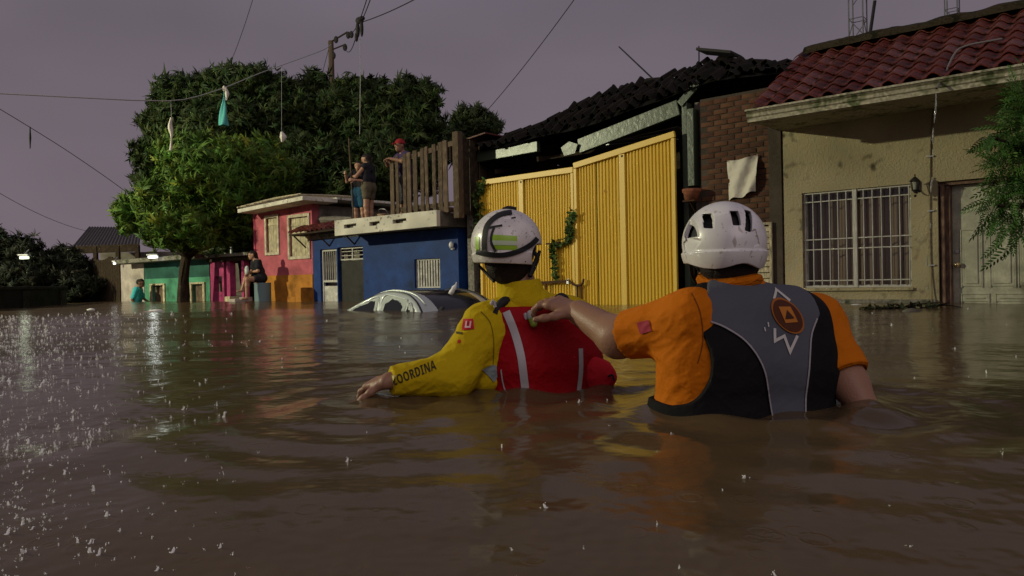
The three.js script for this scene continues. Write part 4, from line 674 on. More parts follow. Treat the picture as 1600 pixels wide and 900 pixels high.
// ---------------------------------------------------------------- poles, wires, masts
function sag(a, b, s, n = 10) { const r = []; for (let k = 0; k <= n; k++) { const t = k / n, p = a.clone().lerp(b, t); p.y -= s * 4 * t * (1 - t); r.push(p); } return r; }
const world = (o, n, g, m) => mesh(n, g.clone().translate(-o.position.x, -o.position.y, -o.position.z), m, o);
{
  const d = 33, b = atD(519, 130, d), p = thing('utility_pole', 'leaning wooden utility pole with crossarms rising out of the dark trees', 'utility pole', V(b.x, GROUND, b.z));
  const t = atD(517, 64, d); world(p, 'pole', bar([b.x, GROUND, b.z], t, 0.17, 0.11, 10), M.wood);
  const hook = (x, y) => atD(x, y, d);
  world(p, 'crossarm', beam(hook(513, 68), hook(543, 50), 0.06, 0.06), M.darkWood); world(p, 'crossarm', beam(hook(518, 78), hook(538, 70), 0.05, 0.05), M.darkWood);
  for (const [x, y] of [[525, 59], [539, 71], [544, 52], [521, 84], [549, 51]]) { const q = hook(x, y), g = new THREE.SphereGeometry(1, 8, 6).scale(0.10, 0.16, 0.08).translate(q.x, q.y - 0.08, q.z); world(p, 'insulator', g, M.dark); }
  world(p, 'stay_wire', tube([t, hook(500, 128)], 0.012, 5, 2), M.cable);
  const jn = atD(562, 32, 21), w = (n, lab, pts, r = 0.013, m = M.cable) => single(n, tube(pts, r, 5), m, lab, 'wire');
  const kb = thing('cable_tangle', 'dark tangle of fittings where overhead cables meet above the trees', 'cable fittings', V(jn.x, jn.y - 0.7, jn.z));
  for (const [dx, dy, sx, sy] of [[0, 0, 0.12, 0.10], [-0.06, -0.25, 0.06, 0.22], [0.05, -0.2, 0.05, 0.25], [-0.1, -0.45, 0.05, 0.13], [0.06, 0.06, 0.09, 0.06]]) world(kb, 'fitting', new THREE.SphereGeometry(1, 9, 7).scale(sx, sy, 0.07).translate(jn.x + dx, jn.y + dy, jn.z), M.dark);
  w('overhead_wire', 'dark wire from pole crossarm up to the cable tangle', sag(atD(545, 52, d), jn, 0.12));
  w('overhead_wire', 'second dark wire drooping from pole crossarm to the cable tangle', sag(atD(538, 72, d), jn.clone().add(V(-0.1, -0.4, 0)), 0.35));
  w('overhead_wire', 'dark overhead cable rising steeply from the cable tangle', sag(jn, atD(590, -60, 15), 0.05)); w('overhead_wire', 'dark overhead cable rising steeply beside its twin from the tangle', sag(jn.clone().add(V(0.06, 0, 0)), atD(597, -60, 15), 0.08));
  w('overhead_wire', 'thin overhead cable going up right from the cable tangle', sag(jn.clone().add(V(0.08, -0.04, 0)), atD(760, -70, 14), 0.12));
  w('drop_wire', 'pale vertical wire hanging from the cable tangle over the trees', [jn.clone().add(V(0, -0.5, 0)), atD(563, 90, 21), atD(563, 130, 21), atD(562, 210, 21)], 0.010, M.wire);
  w('overhead_wire', 'thin dark wire slanting down the sky to the shed roof', sag(atD(960, -90, 11), fP(fU(750, -1, 190), fY(750, 185, -1), -1), 0.1), 0.007);
  w('overhead_wire', 'thin dark wire slanting across the sky above the dark mango crown', sag(atD(420, -90, 20), atD(360, 98, 26), 0.2), 0.009);
  w('overhead_wire', 'thin dark wire low across the left sky', [[-220, 40, 15], [47, 199, 17], [150, 266, 19], [222, 318, 20.8]].map(a => atD(...a)), 0.008); w('overhead_wire', 'second thin dark wire lower across the left sky', sag(atD(-160, 190, 18), atD(140, 362, 29), 0.4), 0.008);
  // the lit span with a rag on it
  const q = [[-120, 140, 15], [152, 154, 16], [220, 157, 16.5], [285, 156, 17], [348, 138, 18], [410, 113, 19.5], [500, 80, 22], [517, 70, 24]].map(a => atD(...a));
  w('lit_wire', 'pale wire stretched across the trees carrying a turquoise rag', q, 0.012, M.wire);
  const rg = atD(350, 137, 18), r = thing('hanging_rag', 'turquoise rag hanging from the pale wire', 'rag', V(rg.x, rg.y - 0.9, rg.z)), s = 18 / FOC;
  { const g = new THREE.CylinderGeometry(0.02, 0.10, 0.86, 14, 14, true), p2 = g.attributes.position; for (let i = 0; i < p2.count; i++) { const y = p2.getY(i), t2 = (0.43 - y) / 0.86, a = Math.atan2(p2.getZ(i), p2.getX(i)), k = (0.35 + 0.65 * smooth(0.2, 0.6, t2)) * (1 + 0.35 * Math.sin(a * 3 + y * 5)); p2.setXYZ(i, p2.getX(i) * k - 0.03 * t2, y, p2.getZ(i) * k); } g.computeVertexNormals(); g.translate(rg.x, rg.y - 0.45, rg.z); world(r, 'rag', g, M.turquoise);
    world(r, 'knot', new THREE.SphereGeometry(0.05, 8, 6).scale(0.7, 1.4, 0.7).translate(rg.x, rg.y - 0.02, rg.z), M.cloth); world(r, 'tail', taper([V(rg.x + 0.03, rg.y, rg.z), V(rg.x + 0.07, rg.y - 0.12, rg.z), V(rg.x + 0.05, rg.y - 0.3, rg.z)], [0.03, 0.045, 0.02], 6), M.cloth); }
  const st = (px, y0, y1, lab) => { const a = atD(px, y0, 16.8), b2 = atD(px - 1, y1, 16.8), t2 = thing('hanging_strip', lab, 'strip', b2); world(t2, 'strip', taper([a, a.clone().lerp(b2, 0.2), a.clone().lerp(b2, 0.55), b2], [0.012, 0.04, 0.015, 0.03], 6), M.cloth); };
  { const a = atD(267, 157, 16.8), b2 = atD(267, 235, 16.8), t2 = thing('hanging_strip', 'pale torn strip dangling from the pale wire before the mango tree', 'strip', b2); world(t2, 'strip', taper([atD(268, 184, 16.8), atD(266, 196, 16.8), atD(268, 210, 16.8), b2], [0.03, 0.05, 0.018, 0.03], 6), M.cloth); world(t2, 'string', bar(a, atD(268, 185, 16.8), 0.005, 0.005, 5), M.wire); }
  { const b2 = atD(441, 222, 20), t2 = thing('hanging_strip', 'small pale rag hanging by a string before the dark mango crown', 'rag', b2); world(t2, 'rag', taper([atD(440, 206, 20), atD(442, 213, 20), b2], [0.03, 0.09, 0.03], 7), M.cloth); world(t2, 'string', bar(atD(440, 103, 20.2), atD(440, 207, 20), 0.005, 0.005, 5), M.wire); }
  { const a = atD(47, 198, 17), b2 = atD(47, 232, 17), t2 = thing('hanging_strip', 'dark short cord end hanging from the low wire at left', 'cord', b2); world(t2, 'cord', taper([a, a.clone().lerp(b2, 0.5), b2], [0.012, 0.022, 0.012], 6), M.dark); }
}
function lattice(lab, px, py0, py1, z, w) { // square lattice mast on a roof
  const a = fu(px, py1, z), b = fu(px, py0, z), g = front('lattice_mast', lab, 'mast', a[0]), m = mat(0.14, 0.14, 0.15, { roughness: 0.6, metalness: 0.3 });
  const c = [[-w, -w], [w, -w], [w, w], [-w, w]]; for (const [x, zz] of c) g.put('leg', bar([a[0] + x, a[1] - 0.8, z + zz], [a[0] + x, b[1], z + zz], 0.011, 0.011, 5), m);
  let k = 0; for (let y = a[1] - 0.7; y < b[1]; y += w * 2.6, k++) for (let i = 0; i < 4; i++) { const [x0, z0] = c[i], [x1, z1] = c[(i + 1) % 4]; g.put('brace', bar([a[0] + x0, y, z + z0], [a[0] + x1, y + (k % 2 ? w * 2.6 : 0), z + z1], 0.007, 0.007, 4), m); }
  return g;
}
lattice('grey lattice mast rising behind the red tiled roof beside a leaning rod', 1341, -70, 66, -1.2, 0.10);
lattice('faint distant lattice mast behind the red tiled roof', 1488, -4, 38, -3.4, 0.09);
{
  const z = -0.8, a = fu(1355, 66, z), b = fu(1367, 1, z), g = front('leaning_rod', 'dark leaning rod on the ridge beside the lattice mast', 'rod', a[0]);
  g.put('rod', bar([a[0], a[1] - 0.15, z], [b[0], b[1], z], 0.024, 0.024, 8), M.black); g.put('rod_foot', bx(a[0] - 0.07, a[0] + 0.05, a[1] - 0.22, a[1] - 0.10, z - 0.06, z + 0.06, 0.01), M.mossRidge);
  const z2 = -1.0, c = fu(1028, 122, z2), d = fu(967, 73, z2), e = front('leaning_rod', 'thin dark stick leaning out of the mossy shed roof', 'rod', c[0]);
  e.put('rod', bar([c[0], c[1] - 0.1, z2], [d[0], d[1], z2], 0.016, 0.012, 7), M.black);
  const f = fu(1092, 96, z2), h = fu(1092, 72, z2), t = front('roof_antenna', 'small pole and dark flat panel on top of the shed roof', 'antenna', f[0]);
  t.put('pole', bar([f[0], f[1] - 0.2, z2], [h[0], h[1], z2], 0.011, 0.011, 6), M.black);
  const q0 = fu(1096, 80, z2), q1 = fu(1150, 82, z2); t.put('panel', muv(beam(V(q0[0], q0[1], z2), V(q1[0], q1[1] - 0.03, z2), 0.4, 0.045)), M.dark);
}
// ---------------------------------------------------------------- lamps
const glow = (r, g, b, k) => mat(0.8, 0.8, 0.75, { emissive: C(r, g, b), emissiveIntensity: k });
{ // the tall street lamp out of view on the left, that lights the street
  const P = V(-25, 8, -10.5), s = thing('street_lamp', 'tall street lamp with lit head across the flooded street', 'street lamp', V(P.x - 1.6, GROUND, P.z));
  const L = p => p.clone().sub(s.position);
  mesh('pole', taper([V(0, 0, 0), V(0, 4, 0), V(0, P.y - GROUND - 0.2, 0)], [0.11, 0.085, 0.06], 12), M.steel, s);
  mesh('arm', tube([V(0, P.y - GROUND - 0.3, 0), V(0.5, P.y - GROUND + 0.15, 0), V(1.4, P.y - GROUND + 0.22, 0)], 0.035), M.steel, s);
  mesh('head', bx(1.2, 1.95, 0.05 + P.y - GROUND, 0.2 + P.y - GROUND, -0.17, 0.17, 0.05), M.steel, s);
  mesh('lens', bx(1.35, 1.85, 0.0 + P.y - GROUND, 0.045 + P.y - GROUND, -0.12, 0.12, 0.015), glow(1, 0.97, 0.72, 18), s);
  const l = new THREE.PointLight(C(1.0, 0.97, 0.64), 1500, 0, 2); l.position.set(1.6, P.y - GROUND - 0.14, 0); l.castShadow = true; l.shadow.radius = 12; l.name = 'street_lamp_light'; s.add(l);
}
function smallLamp(label, p, w, power, col) {
  const s = thing('lit_lamp', label, 'lamp', p); mesh('housing', bx(-w - 0.03, w + 0.03, 0.045, 0.1, -0.07, 0.07, 0.015), M.steel, s); mesh('tube', bx(-w, w, -0.03, 0.042, -0.05, 0.05, 0.02), glow(...col, 1.25), s);
  mesh('bracket', bar([0, 0.09, 0], [0, 0.22, -0.2], 0.015), M.steel, s);
  const l = new THREE.PointLight(C(...col), power, 0, 2); l.position.set(0, -0.09, 0.09); l.castShadow = true; l.shadow.radius = 5; s.add(l);
}
smallLamp('bright white tube lamp under the roof edge of the green house', fP(fU(239, 0.7, 402), fY(239, 402, 0.7), 0.7), 0.14, 0.22, [0.95, 1, 0.95]);
smallLamp('small white bulb lamp at the corner of the pale annex', fP(fU(179, 0.3, 412), fY(179, 412, 0.3), 0.3), 0.035, 0.04, [1, 1, 0.95]);
smallLamp('greenish lamp glowing over the dark left bank wall', atD(38, 403, 20), 0.11, 0.1, [0.85, 1, 0.7]);

// ---------------------------------------------------------------- half-sunk car
{
  const z1 = 4.27, zc = z1 - 0.80, uR = 2.82, g = front('sunken_car', 'white hatchback car flooded up to its windows before the blue house', 'car', uR);
  g.position.copy(fP(uR, GROUND, zc));
  const put = (n, geo, m, parent = g) => mesh(n, geo, m, parent);   // local: x = u from the rear base, y from the street, z from the middle
  const Y = -GROUND;
  const top = [[0.02, 0.0], [-0.09, 0.10], [-0.22, 0.19], [-0.42, 0.27], [-0.75, 0.312], [-1.02, 0.285], [-1.30, 0.20], [-1.54, 0.10], [-1.78, 0.0]];
  const spl = new THREE.SplineCurve(top.map(a => new THREE.Vector2(...a))).getPoints(28);
  const hull = [...spl.map(p => [p.x, p.y + Y]), [-1.95, Y - 0.10], [-2.6, Y - 0.22], [-2.85, Y - 0.42], [-2.85, 0.28], [-2.4, 0.2], [0.5, 0.2], [0.62, 0.3], [0.62, Y - 0.28], [0.45, Y - 0.16], [0.12, Y - 0.08]];
  const tumble = (geo, w0 = 0.80) => { const p = geo.attributes.position; for (let i = 0; i < p.count; i++) { const h = p.getY(i) - Y; p.setZ(i, p.getZ(i) * (1 - 0.62 * Math.max(0, h + 0.05) * 0.9)); } geo.computeVertexNormals(); return geo; };
  let eg = new THREE.ExtrudeGeometry(new THREE.Shape(hull.map(a => new THREE.Vector2(...a))), { depth: 1.44, bevelEnabled: true, bevelSize: 0.07, bevelThickness: 0.08, bevelSegments: 5, bevelOffset: -0.07, steps: 1 }); eg.translate(0, 0, -0.72);
  eg = toCreasedNormals(tumble(eg), 0.6); put('body', muv(eg), M.carPaint);
  const side = (pts, off, jag = 0) => { // a sheet on the flank, following its lean
    const s = new THREE.Shape(pts.map(a => new THREE.Vector2(a[0], a[1] + Y))), t = new TessellateModifier(0.08, 4).modify(new THREE.ShapeGeometry(s)), p = t.attributes.position;
    for (let i = 0; i < p.count; i++) { const h = p.getY(i) - Y, xx = p.getX(i); p.setZ(i, 0.80 * (1 - 0.62 * Math.max(0, h + 0.05) * 0.9) + off - 0.0); } t.computeVertexNormals(); return t; };
  const mist = mat(0.20, 0.24, 0.22, { roughness: 0.3, bumpMap: rep(stuccoB, 3), bumpScale: 0.003 });
  const jagged = (pts, n, a) => { const r = []; for (let i = 0; i < pts.length; i++) { const p = pts[i], q = pts[(i + 1) % pts.length]; for (let k = 0; k < n; k++) { const t = k / n, x = lerp(p[0], q[0], t), y = lerp(p[1], q[1], t); r.push([x + rr(-a, a), Math.max(0.004, y + rr(-a, a))]); } } return r; };
  const wins = [[[-1.60, -0.12], [-1.52, 0.04], [-1.28, 0.145], [-0.98, 0.215], [-0.93, -0.12]], [[-0.86, -0.12], [-0.88, 0.22], [-0.70, 0.245], [-0.45, 0.205], [-0.36, 0.16], [-0.40, -0.12]], [[-0.36, -0.12], [-0.33, 0.145], [-0.22, 0.07], [-0.19, -0.12]]];
  const dark = [[[-1.50, -0.1], [-1.46, 0.045], [-1.26, 0.128], [-1.02, 0.185], [-0.97, -0.1]], [[-0.82, -0.1], [-0.80, 0.13], [-0.68, 0.20], [-0.52, 0.165], [-0.43, 0.10], [-0.43, -0.1]], [[-0.345, -0.1], [-0.33, 0.09], [-0.24, 0.03], [-0.22, -0.1]]];
  const front2 = (arr) => arr;
  wins.forEach((w, i) => { const wn = put('side_window', side(w, 0.006), mist); put('clear_glass', side(jagged(dark[i], 6, 0.012).map(a => [a[0], a[1]]), 0.010), M.darkGlass, wn); put('window_trim', tube(w.map(a => V(a[0], a[1] + Y, 0.80 * (1 - 0.62 * Math.max(0, a[1] + 0.05) * 0.9) + 0.006)), 0.009, 5, 40, true), M.carPaint, wn); });
  wins.forEach((w) => { const m = side(w, 0.006); const p = m.attributes.position; for (let i = 0; i < p.count; i++) p.setZ(i, -p.getZ(i)); put('side_window', m, M.darkGlass); });
  { // rear glass, from the hatch slope up over the roof as painted shade
    const pos = [], n = 18, m = 16, P = (i, j) => { const f = i / n, q = spl[clamp(Math.round(lerp(0, 15, f)), 0, 28)], k = lerp(0, 15, f), a = spl[Math.floor(k)], b = spl[Math.min(28, Math.floor(k) + 1)], x = lerp(a.x, b.x, k % 1), y = lerp(a.y, b.y, k % 1), hw = (0.785 - 0.03 * f) * (1 - 0.5 * Math.max(0, y)), s = j / m * 2 - 1; return [x + 0.008 - 0.03 * s * s, y + Y + 0.008 - 0.012 * s * s, s * hw]; };
    for (let i = 0; i < n; i++) for (let j = 0; j < m; j++) pos.push(...P(i, j), ...P(i + 1, j), ...P(i + 1, j + 1), ...P(i, j), ...P(i + 1, j + 1), ...P(i, j + 1));
    let q = new THREE.BufferGeometry(); q.setAttribute('position', new THREE.Float32BufferAttribute(pos, 3)); q = mergeVertices(q); q.computeVertexNormals(); put('rear_window', q, mat(0.02, 0.02, 0.024, { roughness: 0.12, ior: 1.5 }));
    { const pr = [], P2 = (i, j) => { const k = lerp(15.1, 23.5, i / n), a = spl[Math.floor(k)], b = spl[Math.min(28, Math.floor(k) + 1)], x = lerp(a.x, b.x, k % 1), y = lerp(a.y, b.y, k % 1), hw = 0.735 * (1 - 0.5 * Math.max(0, y)), s = j / m * 2 - 1; return [x, y + Y + 0.007 - 0.012 * s * s, s * hw]; }; for (let i = 0; i < n; i++) for (let j = 0; j < m; j++) pr.push(...P2(i, j), ...P2(i + 1, j), ...P2(i + 1, j + 1), ...P2(i, j), ...P2(i + 1, j + 1), ...P2(i, j + 1)); let r = new THREE.BufferGeometry(); r.setAttribute('position', new THREE.Float32BufferAttribute(pr, 3)); r = mergeVertices(r); r.computeVertexNormals(); put('roof_shade_sheet', r, mat(0.05, 0.05, 0.055, { roughness: 0.3 })); }  // dark sheet laid over the white roof, standing in for its unlit look
  }
  for (const s of [-1, 1]) put('roof_rail', tube(spl.filter((p, i) => i > 3 && i < 24 && i % 2 === 0).map(p => V(p.x, p.y + Y + 0.004, s * 0.66 * (1 - 0.5 * p.y))), 0.012, 6), s > 0 ? M.carPaint : M.dark);
  for (const x of [-2.2, 0.1]) for (const s of [-1, 1]) { const w = put('wheel', new THREE.TorusGeometry(0.23, 0.085, 10, 22).translate(x, 0.315, s * 0.70), M.rubber); put('rim', new THREE.CylinderGeometry(0.17, 0.17, 0.1, 18).rotateX(Math.PI / 2).translate(x, 0.315, s * 0.70), M.steel, w); }
  // pale plastic things left on the roof
  const a = atD(708, 453, 10.4), c = thing('plastic_bottle', 'pale crumpled plastic bottle on the roof of the flooded car', 'bottle', V(a.x, a.y - 0.05, a.z));
  const pr = [[0, -0.075], [0.033, -0.075], [0.036, -0.03], [0.03, 0.0], [0.036, 0.03], [0.014, 0.07], [0.013, 0.09], [0, 0.09]].map(q => new THREE.Vector2(...q));
  mesh('bottle', new THREE.LatheGeometry(pr, 12).rotateZ(-0.55).translate(0, 0.055, 0), M.plasticWhite, c); mesh('cap', new THREE.CylinderGeometry(0.016, 0.016, 0.02, 10).translate(0, 0.098, 0).rotateZ(-0.55).translate(0, 0.055, 0), M.steel, c);
}

// ---------------------------------------------------------------- modelling of bodies: joints -> distance field -> one skin
const smin = (a, b, k) => { const h = Math.max(k - Math.abs(a - b), 0) / k; return Math.min(a, b) - h * h * k * 0.25; };
function boneField(bones, k = 0.03, grow = 0) { // bones: [Vector3 a, ra, Vector3 b, rb]
  const B = bones.map(([a, ra, b, rb]) => { const dx = b.x - a.x, dy = b.y - a.y, dz = b.z - a.z; return [a.x, a.y, a.z, dx, dy, dz, 1 / Math.max(1e-9, dx * dx + dy * dy + dz * dz), ra + grow, rb - ra]; });
  return (x, y, z) => { let d = 1e3; for (const b of B) { const px = x - b[0], py = y - b[1], pz = z - b[2]; let t = (px * b[3] + py * b[4] + pz * b[5]) * b[6]; t = t < 0 ? 0 : t > 1 ? 1 : t; const ex = px - b[3] * t, ey = py - b[4] * t, ez = pz - b[5] * t, q = Math.sqrt(ex * ex + ey * ey + ez * ez) - b[7] - b[8] * t; d = d > 900 ? q : smin(d, q, k); } return d; };
}
function boundsOf(bones, pad) { const b = new THREE.Box3(); for (const [a, ra, c, rc] of bones) { b.expandByPoint(a.clone().addScalar(ra + pad)); b.expandByPoint(a.clone().addScalar(-ra - pad)); b.expandByPoint(c.clone().addScalar(rc + pad)); b.expandByPoint(c.clone().addScalar(-rc - pad)); } return b; }
function netMesh(f, box, cell) { // surface nets
  const lo = box.min, n = [0, 1, 2].map(i => Math.ceil((box.max.getComponent(i) - lo.getComponent(i)) / cell) + 2), [nx, ny, nz] = n, F = new Float32Array(nx * ny * nz), id = new Int32Array(nx * ny * nz).fill(-1), pos = [], idx = [];
  for (let k = 0, o = 0; k < nz; k++) for (let j = 0; j < ny; j++) for (let i = 0; i < nx; i++, o++) F[o] = f(lo.x + i * cell, lo.y + j * cell, lo.z + k * cell);
  const E = [[0, 1], [2, 3], [4, 5], [6, 7], [0, 2], [1, 3], [4, 6], [5, 7], [0, 4], [1, 5], [2, 6], [3, 7]], off = [0, 1, nx, nx + 1, nx * ny, nx * ny + 1, nx * ny + nx, nx * ny + nx + 1];
  for (let k = 0; k < nz - 1; k++) for (let j = 0; j < ny - 1; j++) for (let i = 0; i < nx - 1; i++) {
    const o = i + nx * (j + ny * k); let m = 0; for (let c = 0; c < 8; c++) if (F[o + off[c]] < 0) m |= 1 << c; if (m === 0 || m === 255) continue;
    let sx = 0, sy = 0, sz = 0, ct = 0; for (const [a, b] of E) { const fa = F[o + off[a]], fb = F[o + off[b]]; if ((fa < 0) === (fb < 0)) continue; const t = fa / (fa - fb); sx += lerp(a & 1, b & 1, t); sy += lerp(a >> 1 & 1, b >> 1 & 1, t); sz += lerp(a >> 2, b >> 2, t); ct++; }
    id[o] = pos.length / 3; pos.push(lo.x + (i + sx / ct) * cell, lo.y + (j + sy / ct) * cell, lo.z + (k + sz / ct) * cell);
  }
  const q = (a, b, c, d, fl) => { if (a < 0 || b < 0 || c < 0 || d < 0) return; if (fl) idx.push(a, b, c, a, c, d); else idx.push(a, c, b, a, d, c); };
  for (let k = 1; k < nz - 1; k++) for (let j = 1; j < ny - 1; j++) for (let i = 1; i < nx - 1; i++) {
    const o = i + nx * (j + ny * k), s = F[o] < 0;
    if (s !== F[o + 1] < 0) q(id[o - nx - nx * ny], id[o - nx * ny], id[o], id[o - nx], s);
    if (s !== F[o + nx] < 0) q(id[o - 1 - nx * ny], id[o - 1], id[o], id[o - nx * ny], s);
    if (s !== F[o + nx * ny] < 0) q(id[o - 1 - nx], id[o - nx], id[o], id[o - 1], s);
  }
  const g = new THREE.BufferGeometry(), nr = new Float32Array(pos.length), e = cell * 0.6;
  for (let i = 0; i < pos.length; i += 3) { const x = pos[i], y = pos[i + 1], z = pos[i + 2]; let a = f(x + e, y, z) - f(x - e, y, z), b = f(x, y + e, z) - f(x, y - e, z), c = f(x, y, z + e) - f(x, y, z - e); const l = Math.hypot(a, b, c) || 1; nr[i] = a / l; nr[i + 1] = b / l; nr[i + 2] = c / l; }
  g.setAttribute('position', new THREE.Float32BufferAttribute(pos, 3)); g.setAttribute('normal', new THREE.BufferAttribute(nr, 3)); g.setIndex(idx); return muv(g);
}
function boneMesh(bones, k, cell, extra) { const f0 = boneField(bones, k), f = extra ? (x, y, z) => extra(f0(x, y, z), x, y, z) : f0; return netMesh(f, boundsOf(bones, 0.03), cell); }
// lay a flat outline on a curved body: photo pixels at depth d give x,y; it is pushed back onto the field
function drape(f, shapes, zStart, off, edge = 0.012) {
  const gs = []; for (const s of [shapes].flat()) { let g = new TessellateModifier(edge, 6).modify(new THREE.ShapeGeometry(s, 10)); gs.push(g); }
  const g = join(gs), p = g.attributes.position, nr = g.attributes.normal, e = 0.003;
  for (let i = 0; i < p.count; i++) {
    const x = p.getX(i), y = p.getY(i); let z = zStart, d = 1; for (let s = 0; s < 80 && d > 0.0003; s++) { d = f(x, y, z) - off; z -= d * 0.8; if (z < zStart - 0.7) { z = zStart - 0.25; break; } }
    p.setZ(i, z); const a = f(x + e, y, z) - f(x - e, y, z), b = f(x, y + e, z) - f(x, y - e, z), c = f(x, y, z + e) - f(x, y, z - e), l = Math.hypot(a, b, c) || 1; nr.setXYZ(i, a / l, b / l, c / l);
  }
  return g;
}
function poly2(P) { // signed distance to an outline in the plane
  return (x, y) => { let d = 1e9, s = 1; for (let i = 0, j = P.length - 1; i < P.length; j = i++) { const ax = P[i].x, ay = P[i].y, ex = P[j].x - ax, ey = P[j].y - ay, wx = x - ax, wy = y - ay, t = clamp((wx * ex + wy * ey) / (ex * ex + ey * ey || 1e-12), 0, 1), bx2 = wx - ex * t, by = wy - ey * t; d = Math.min(d, bx2 * bx2 + by * by); const c1 = y >= ay, c2 = y < P[j].y, c3 = ex * wy > ey * wx; if ((c1 && c2 && c3) || (!c1 && !c2 && !c3)) s = -s; } return s * Math.sqrt(d); };
}
const pxShape = (pts, d) => new THREE.Shape(pts.map(a => { const p = atD(a[0], a[1], d); return new THREE.Vector2(p.x, p.y); }));
function strokePts(pts, w) { // mitred outline of a bent line
  const L = [], R = []; pts.forEach((p, i) => { const a = pts[Math.max(0, i - 1)], b = pts[Math.min(pts.length - 1, i + 1)], n1 = i ? Math.atan2(p[1] - a[1], p[0] - a[0]) : Math.atan2(b[1] - p[1], b[0] - p[0]), n2 = i < pts.length - 1 ? Math.atan2(b[1] - p[1], b[0] - p[0]) : n1; const m = Math.atan2(Math.sin(n1) + Math.sin(n2), Math.cos(n1) + Math.cos(n2)), k = w / 2 / Math.max(0.35, Math.cos((n2 - n1) / 2)); L.push([p[0] - Math.sin(m) * k, p[1] + Math.cos(m) * k]); R.push([p[0] + Math.sin(m) * k, p[1] - Math.cos(m) * k]); }); return [...L, ...R.reverse()];
}
function curvePts(pts, n = 5) { const c = new THREE.SplineCurve(pts.map(a => new THREE.Vector2(...a))); return c.getPoints((pts.length - 1) * n).map(p => [p.x, p.y]); }
function handBones(w, fwd, nor, sgn, curl = 0.45, sc = 1, splay = 0.12) { // wrist, direction of fingers, palm normal, side of the thumb
  fwd = fwd.clone().normalize(); nor = nor.clone().sub(fwd.clone().multiplyScalar(nor.dot(fwd))).normalize(); const lat = fwd.clone().cross(nor).multiplyScalar(sgn), B = [], at = (a, b, c) => w.clone().addScaledVector(fwd, a * sc).addScaledVector(lat, b * sc).addScaledVector(nor, c * sc);
  for (const b of [-0.030, -0.010, 0.010, 0.029]) B.push([at(0.0, b * 0.6, 0), 0.019 * sc, at(0.085, b, 0), 0.0135 * sc]);
  [[-0.031, 0.060, 0.0075], [-0.011, 0.074, 0.0085], [0.010, 0.080, 0.009], [0.030, 0.070, 0.0088]].forEach(([b, len, r], i) => { let p = at(0.086, b, 0), a = curl * 0.7, s = splay * (b / 0.03); for (let k = 0; k < 3; k++) { const l = len * [0.46, 0.32, 0.25][k] * sc, d = fwd.clone().multiplyScalar(Math.cos(a)).addScaledVector(nor, Math.sin(a)).addScaledVector(lat, s).normalize(), q = p.clone().addScaledVector(d, l); B.push([p, r * sc * (1 - 0.07 * k), q, r * sc * (0.93 - 0.08 * k)]); p = q; a += curl * (0.9 + 0.1 * i); } });
  let p = at(0.022, 0.026, 0.004), d = fwd.clone().multiplyScalar(0.62).addScaledVector(lat, 0.72).addScaledVector(nor, 0.25).normalize(); for (let k = 0; k < 3; k++) { const q = p.clone().addScaledVector(d, [0.038, 0.032, 0.026][k] * sc); B.push([p, [0.0145, 0.0115, 0.010][k] * sc, q, [0.0115, 0.0102, 0.0085][k] * sc]); p = q; d.addScaledVector(fwd, 0.30).addScaledVector(nor, 0.12).normalize(); }
  return B;
}
function headBones(c, fwd, sc = 1) { // c: middle of the skull
  const f = V(fwd.x, 0, fwd.z).normalize(), r = V(-f.z, 0, f.x), at = (a, y, s) => c.clone().addScaledVector(f, a * sc).addScaledVector(r, s * sc).add(V(0, y * sc, 0));
  return [[at(-0.022, 0.012, 0), 0.086 * sc, at(0.026, 0.014, 0), 0.080 * sc], [at(0.035, -0.05, 0), 0.058 * sc, at(0.058, -0.082, 0), 0.036 * sc], [at(0.0, -0.06, 0), 0.055 * sc, at(0.03, -0.075, 0), 0.052 * sc],
    [at(0.088, -0.004, 0), 0.011 * sc, at(0.108, -0.034, 0), 0.013 * sc], [at(0.085, -0.062, -0.016), 0.010 * sc, at(0.085, -0.062, 0.016), 0.010 * sc], [at(0.080, 0.018, -0.03), 0.014 * sc, at(0.080, 0.018, 0.03), 0.014 * sc],
    ...[-1, 1].map(s => [at(-0.008, 0.012, s * 0.083), 0.012 * sc, at(-0.002, -0.03, s * 0.078), 0.010 * sc]), ...[-1, 1].map(s => [at(0.083, -0.002, s * 0.030), 0.0095 * sc, at(0.083, -0.002, s * 0.034), 0.0095 * sc])];
}
const skin = (r, g, b) => mat(r, g, b, { roughness: 0.5, specularIntensity: 0.6, bumpMap: rep(stuccoB, 5), bumpScale: 0.0015 }), SK = { brown: skin(0.26, 0.135, 0.085), dark: skin(0.15, 0.075, 0.045), light: skin(0.36, 0.20, 0.125) };
const fabric = (r, g, b, o = {}) => mat(r, g, b, { roughness: 0.82, bumpMap: rep(wrinkleB, 1.7), bumpScale: 0.0075, specularIntensity: 0.2, ...o });
const hairM = mat(0.016, 0.011, 0.009, { roughness: 0.6, bumpMap: rep(stuccoB, 9), bumpScale: 0.004 });
const ell = (x, y, z, a, b, c) => { const k0 = Math.hypot(x / a, y / b, z / c), k1 = Math.hypot(x / a / a, y / b / b, z / c / c); return k0 * (k0 - 1) / Math.max(k1, 1e-6); };
const ridge = v => 1 - Math.abs(v) * 2;
const folds = (x, y, z, k = 1) => 0.0045 * k * fbm(x * 13, y * 9, z * 13, 3) - 0.0032 * k * ridge(P3(x * 9 + y * 5, y * 14 - x * 6, z * 9)) - 0.0022 * k * ridge(P3(x * 22 - y * 14, y * 26, z * 22));
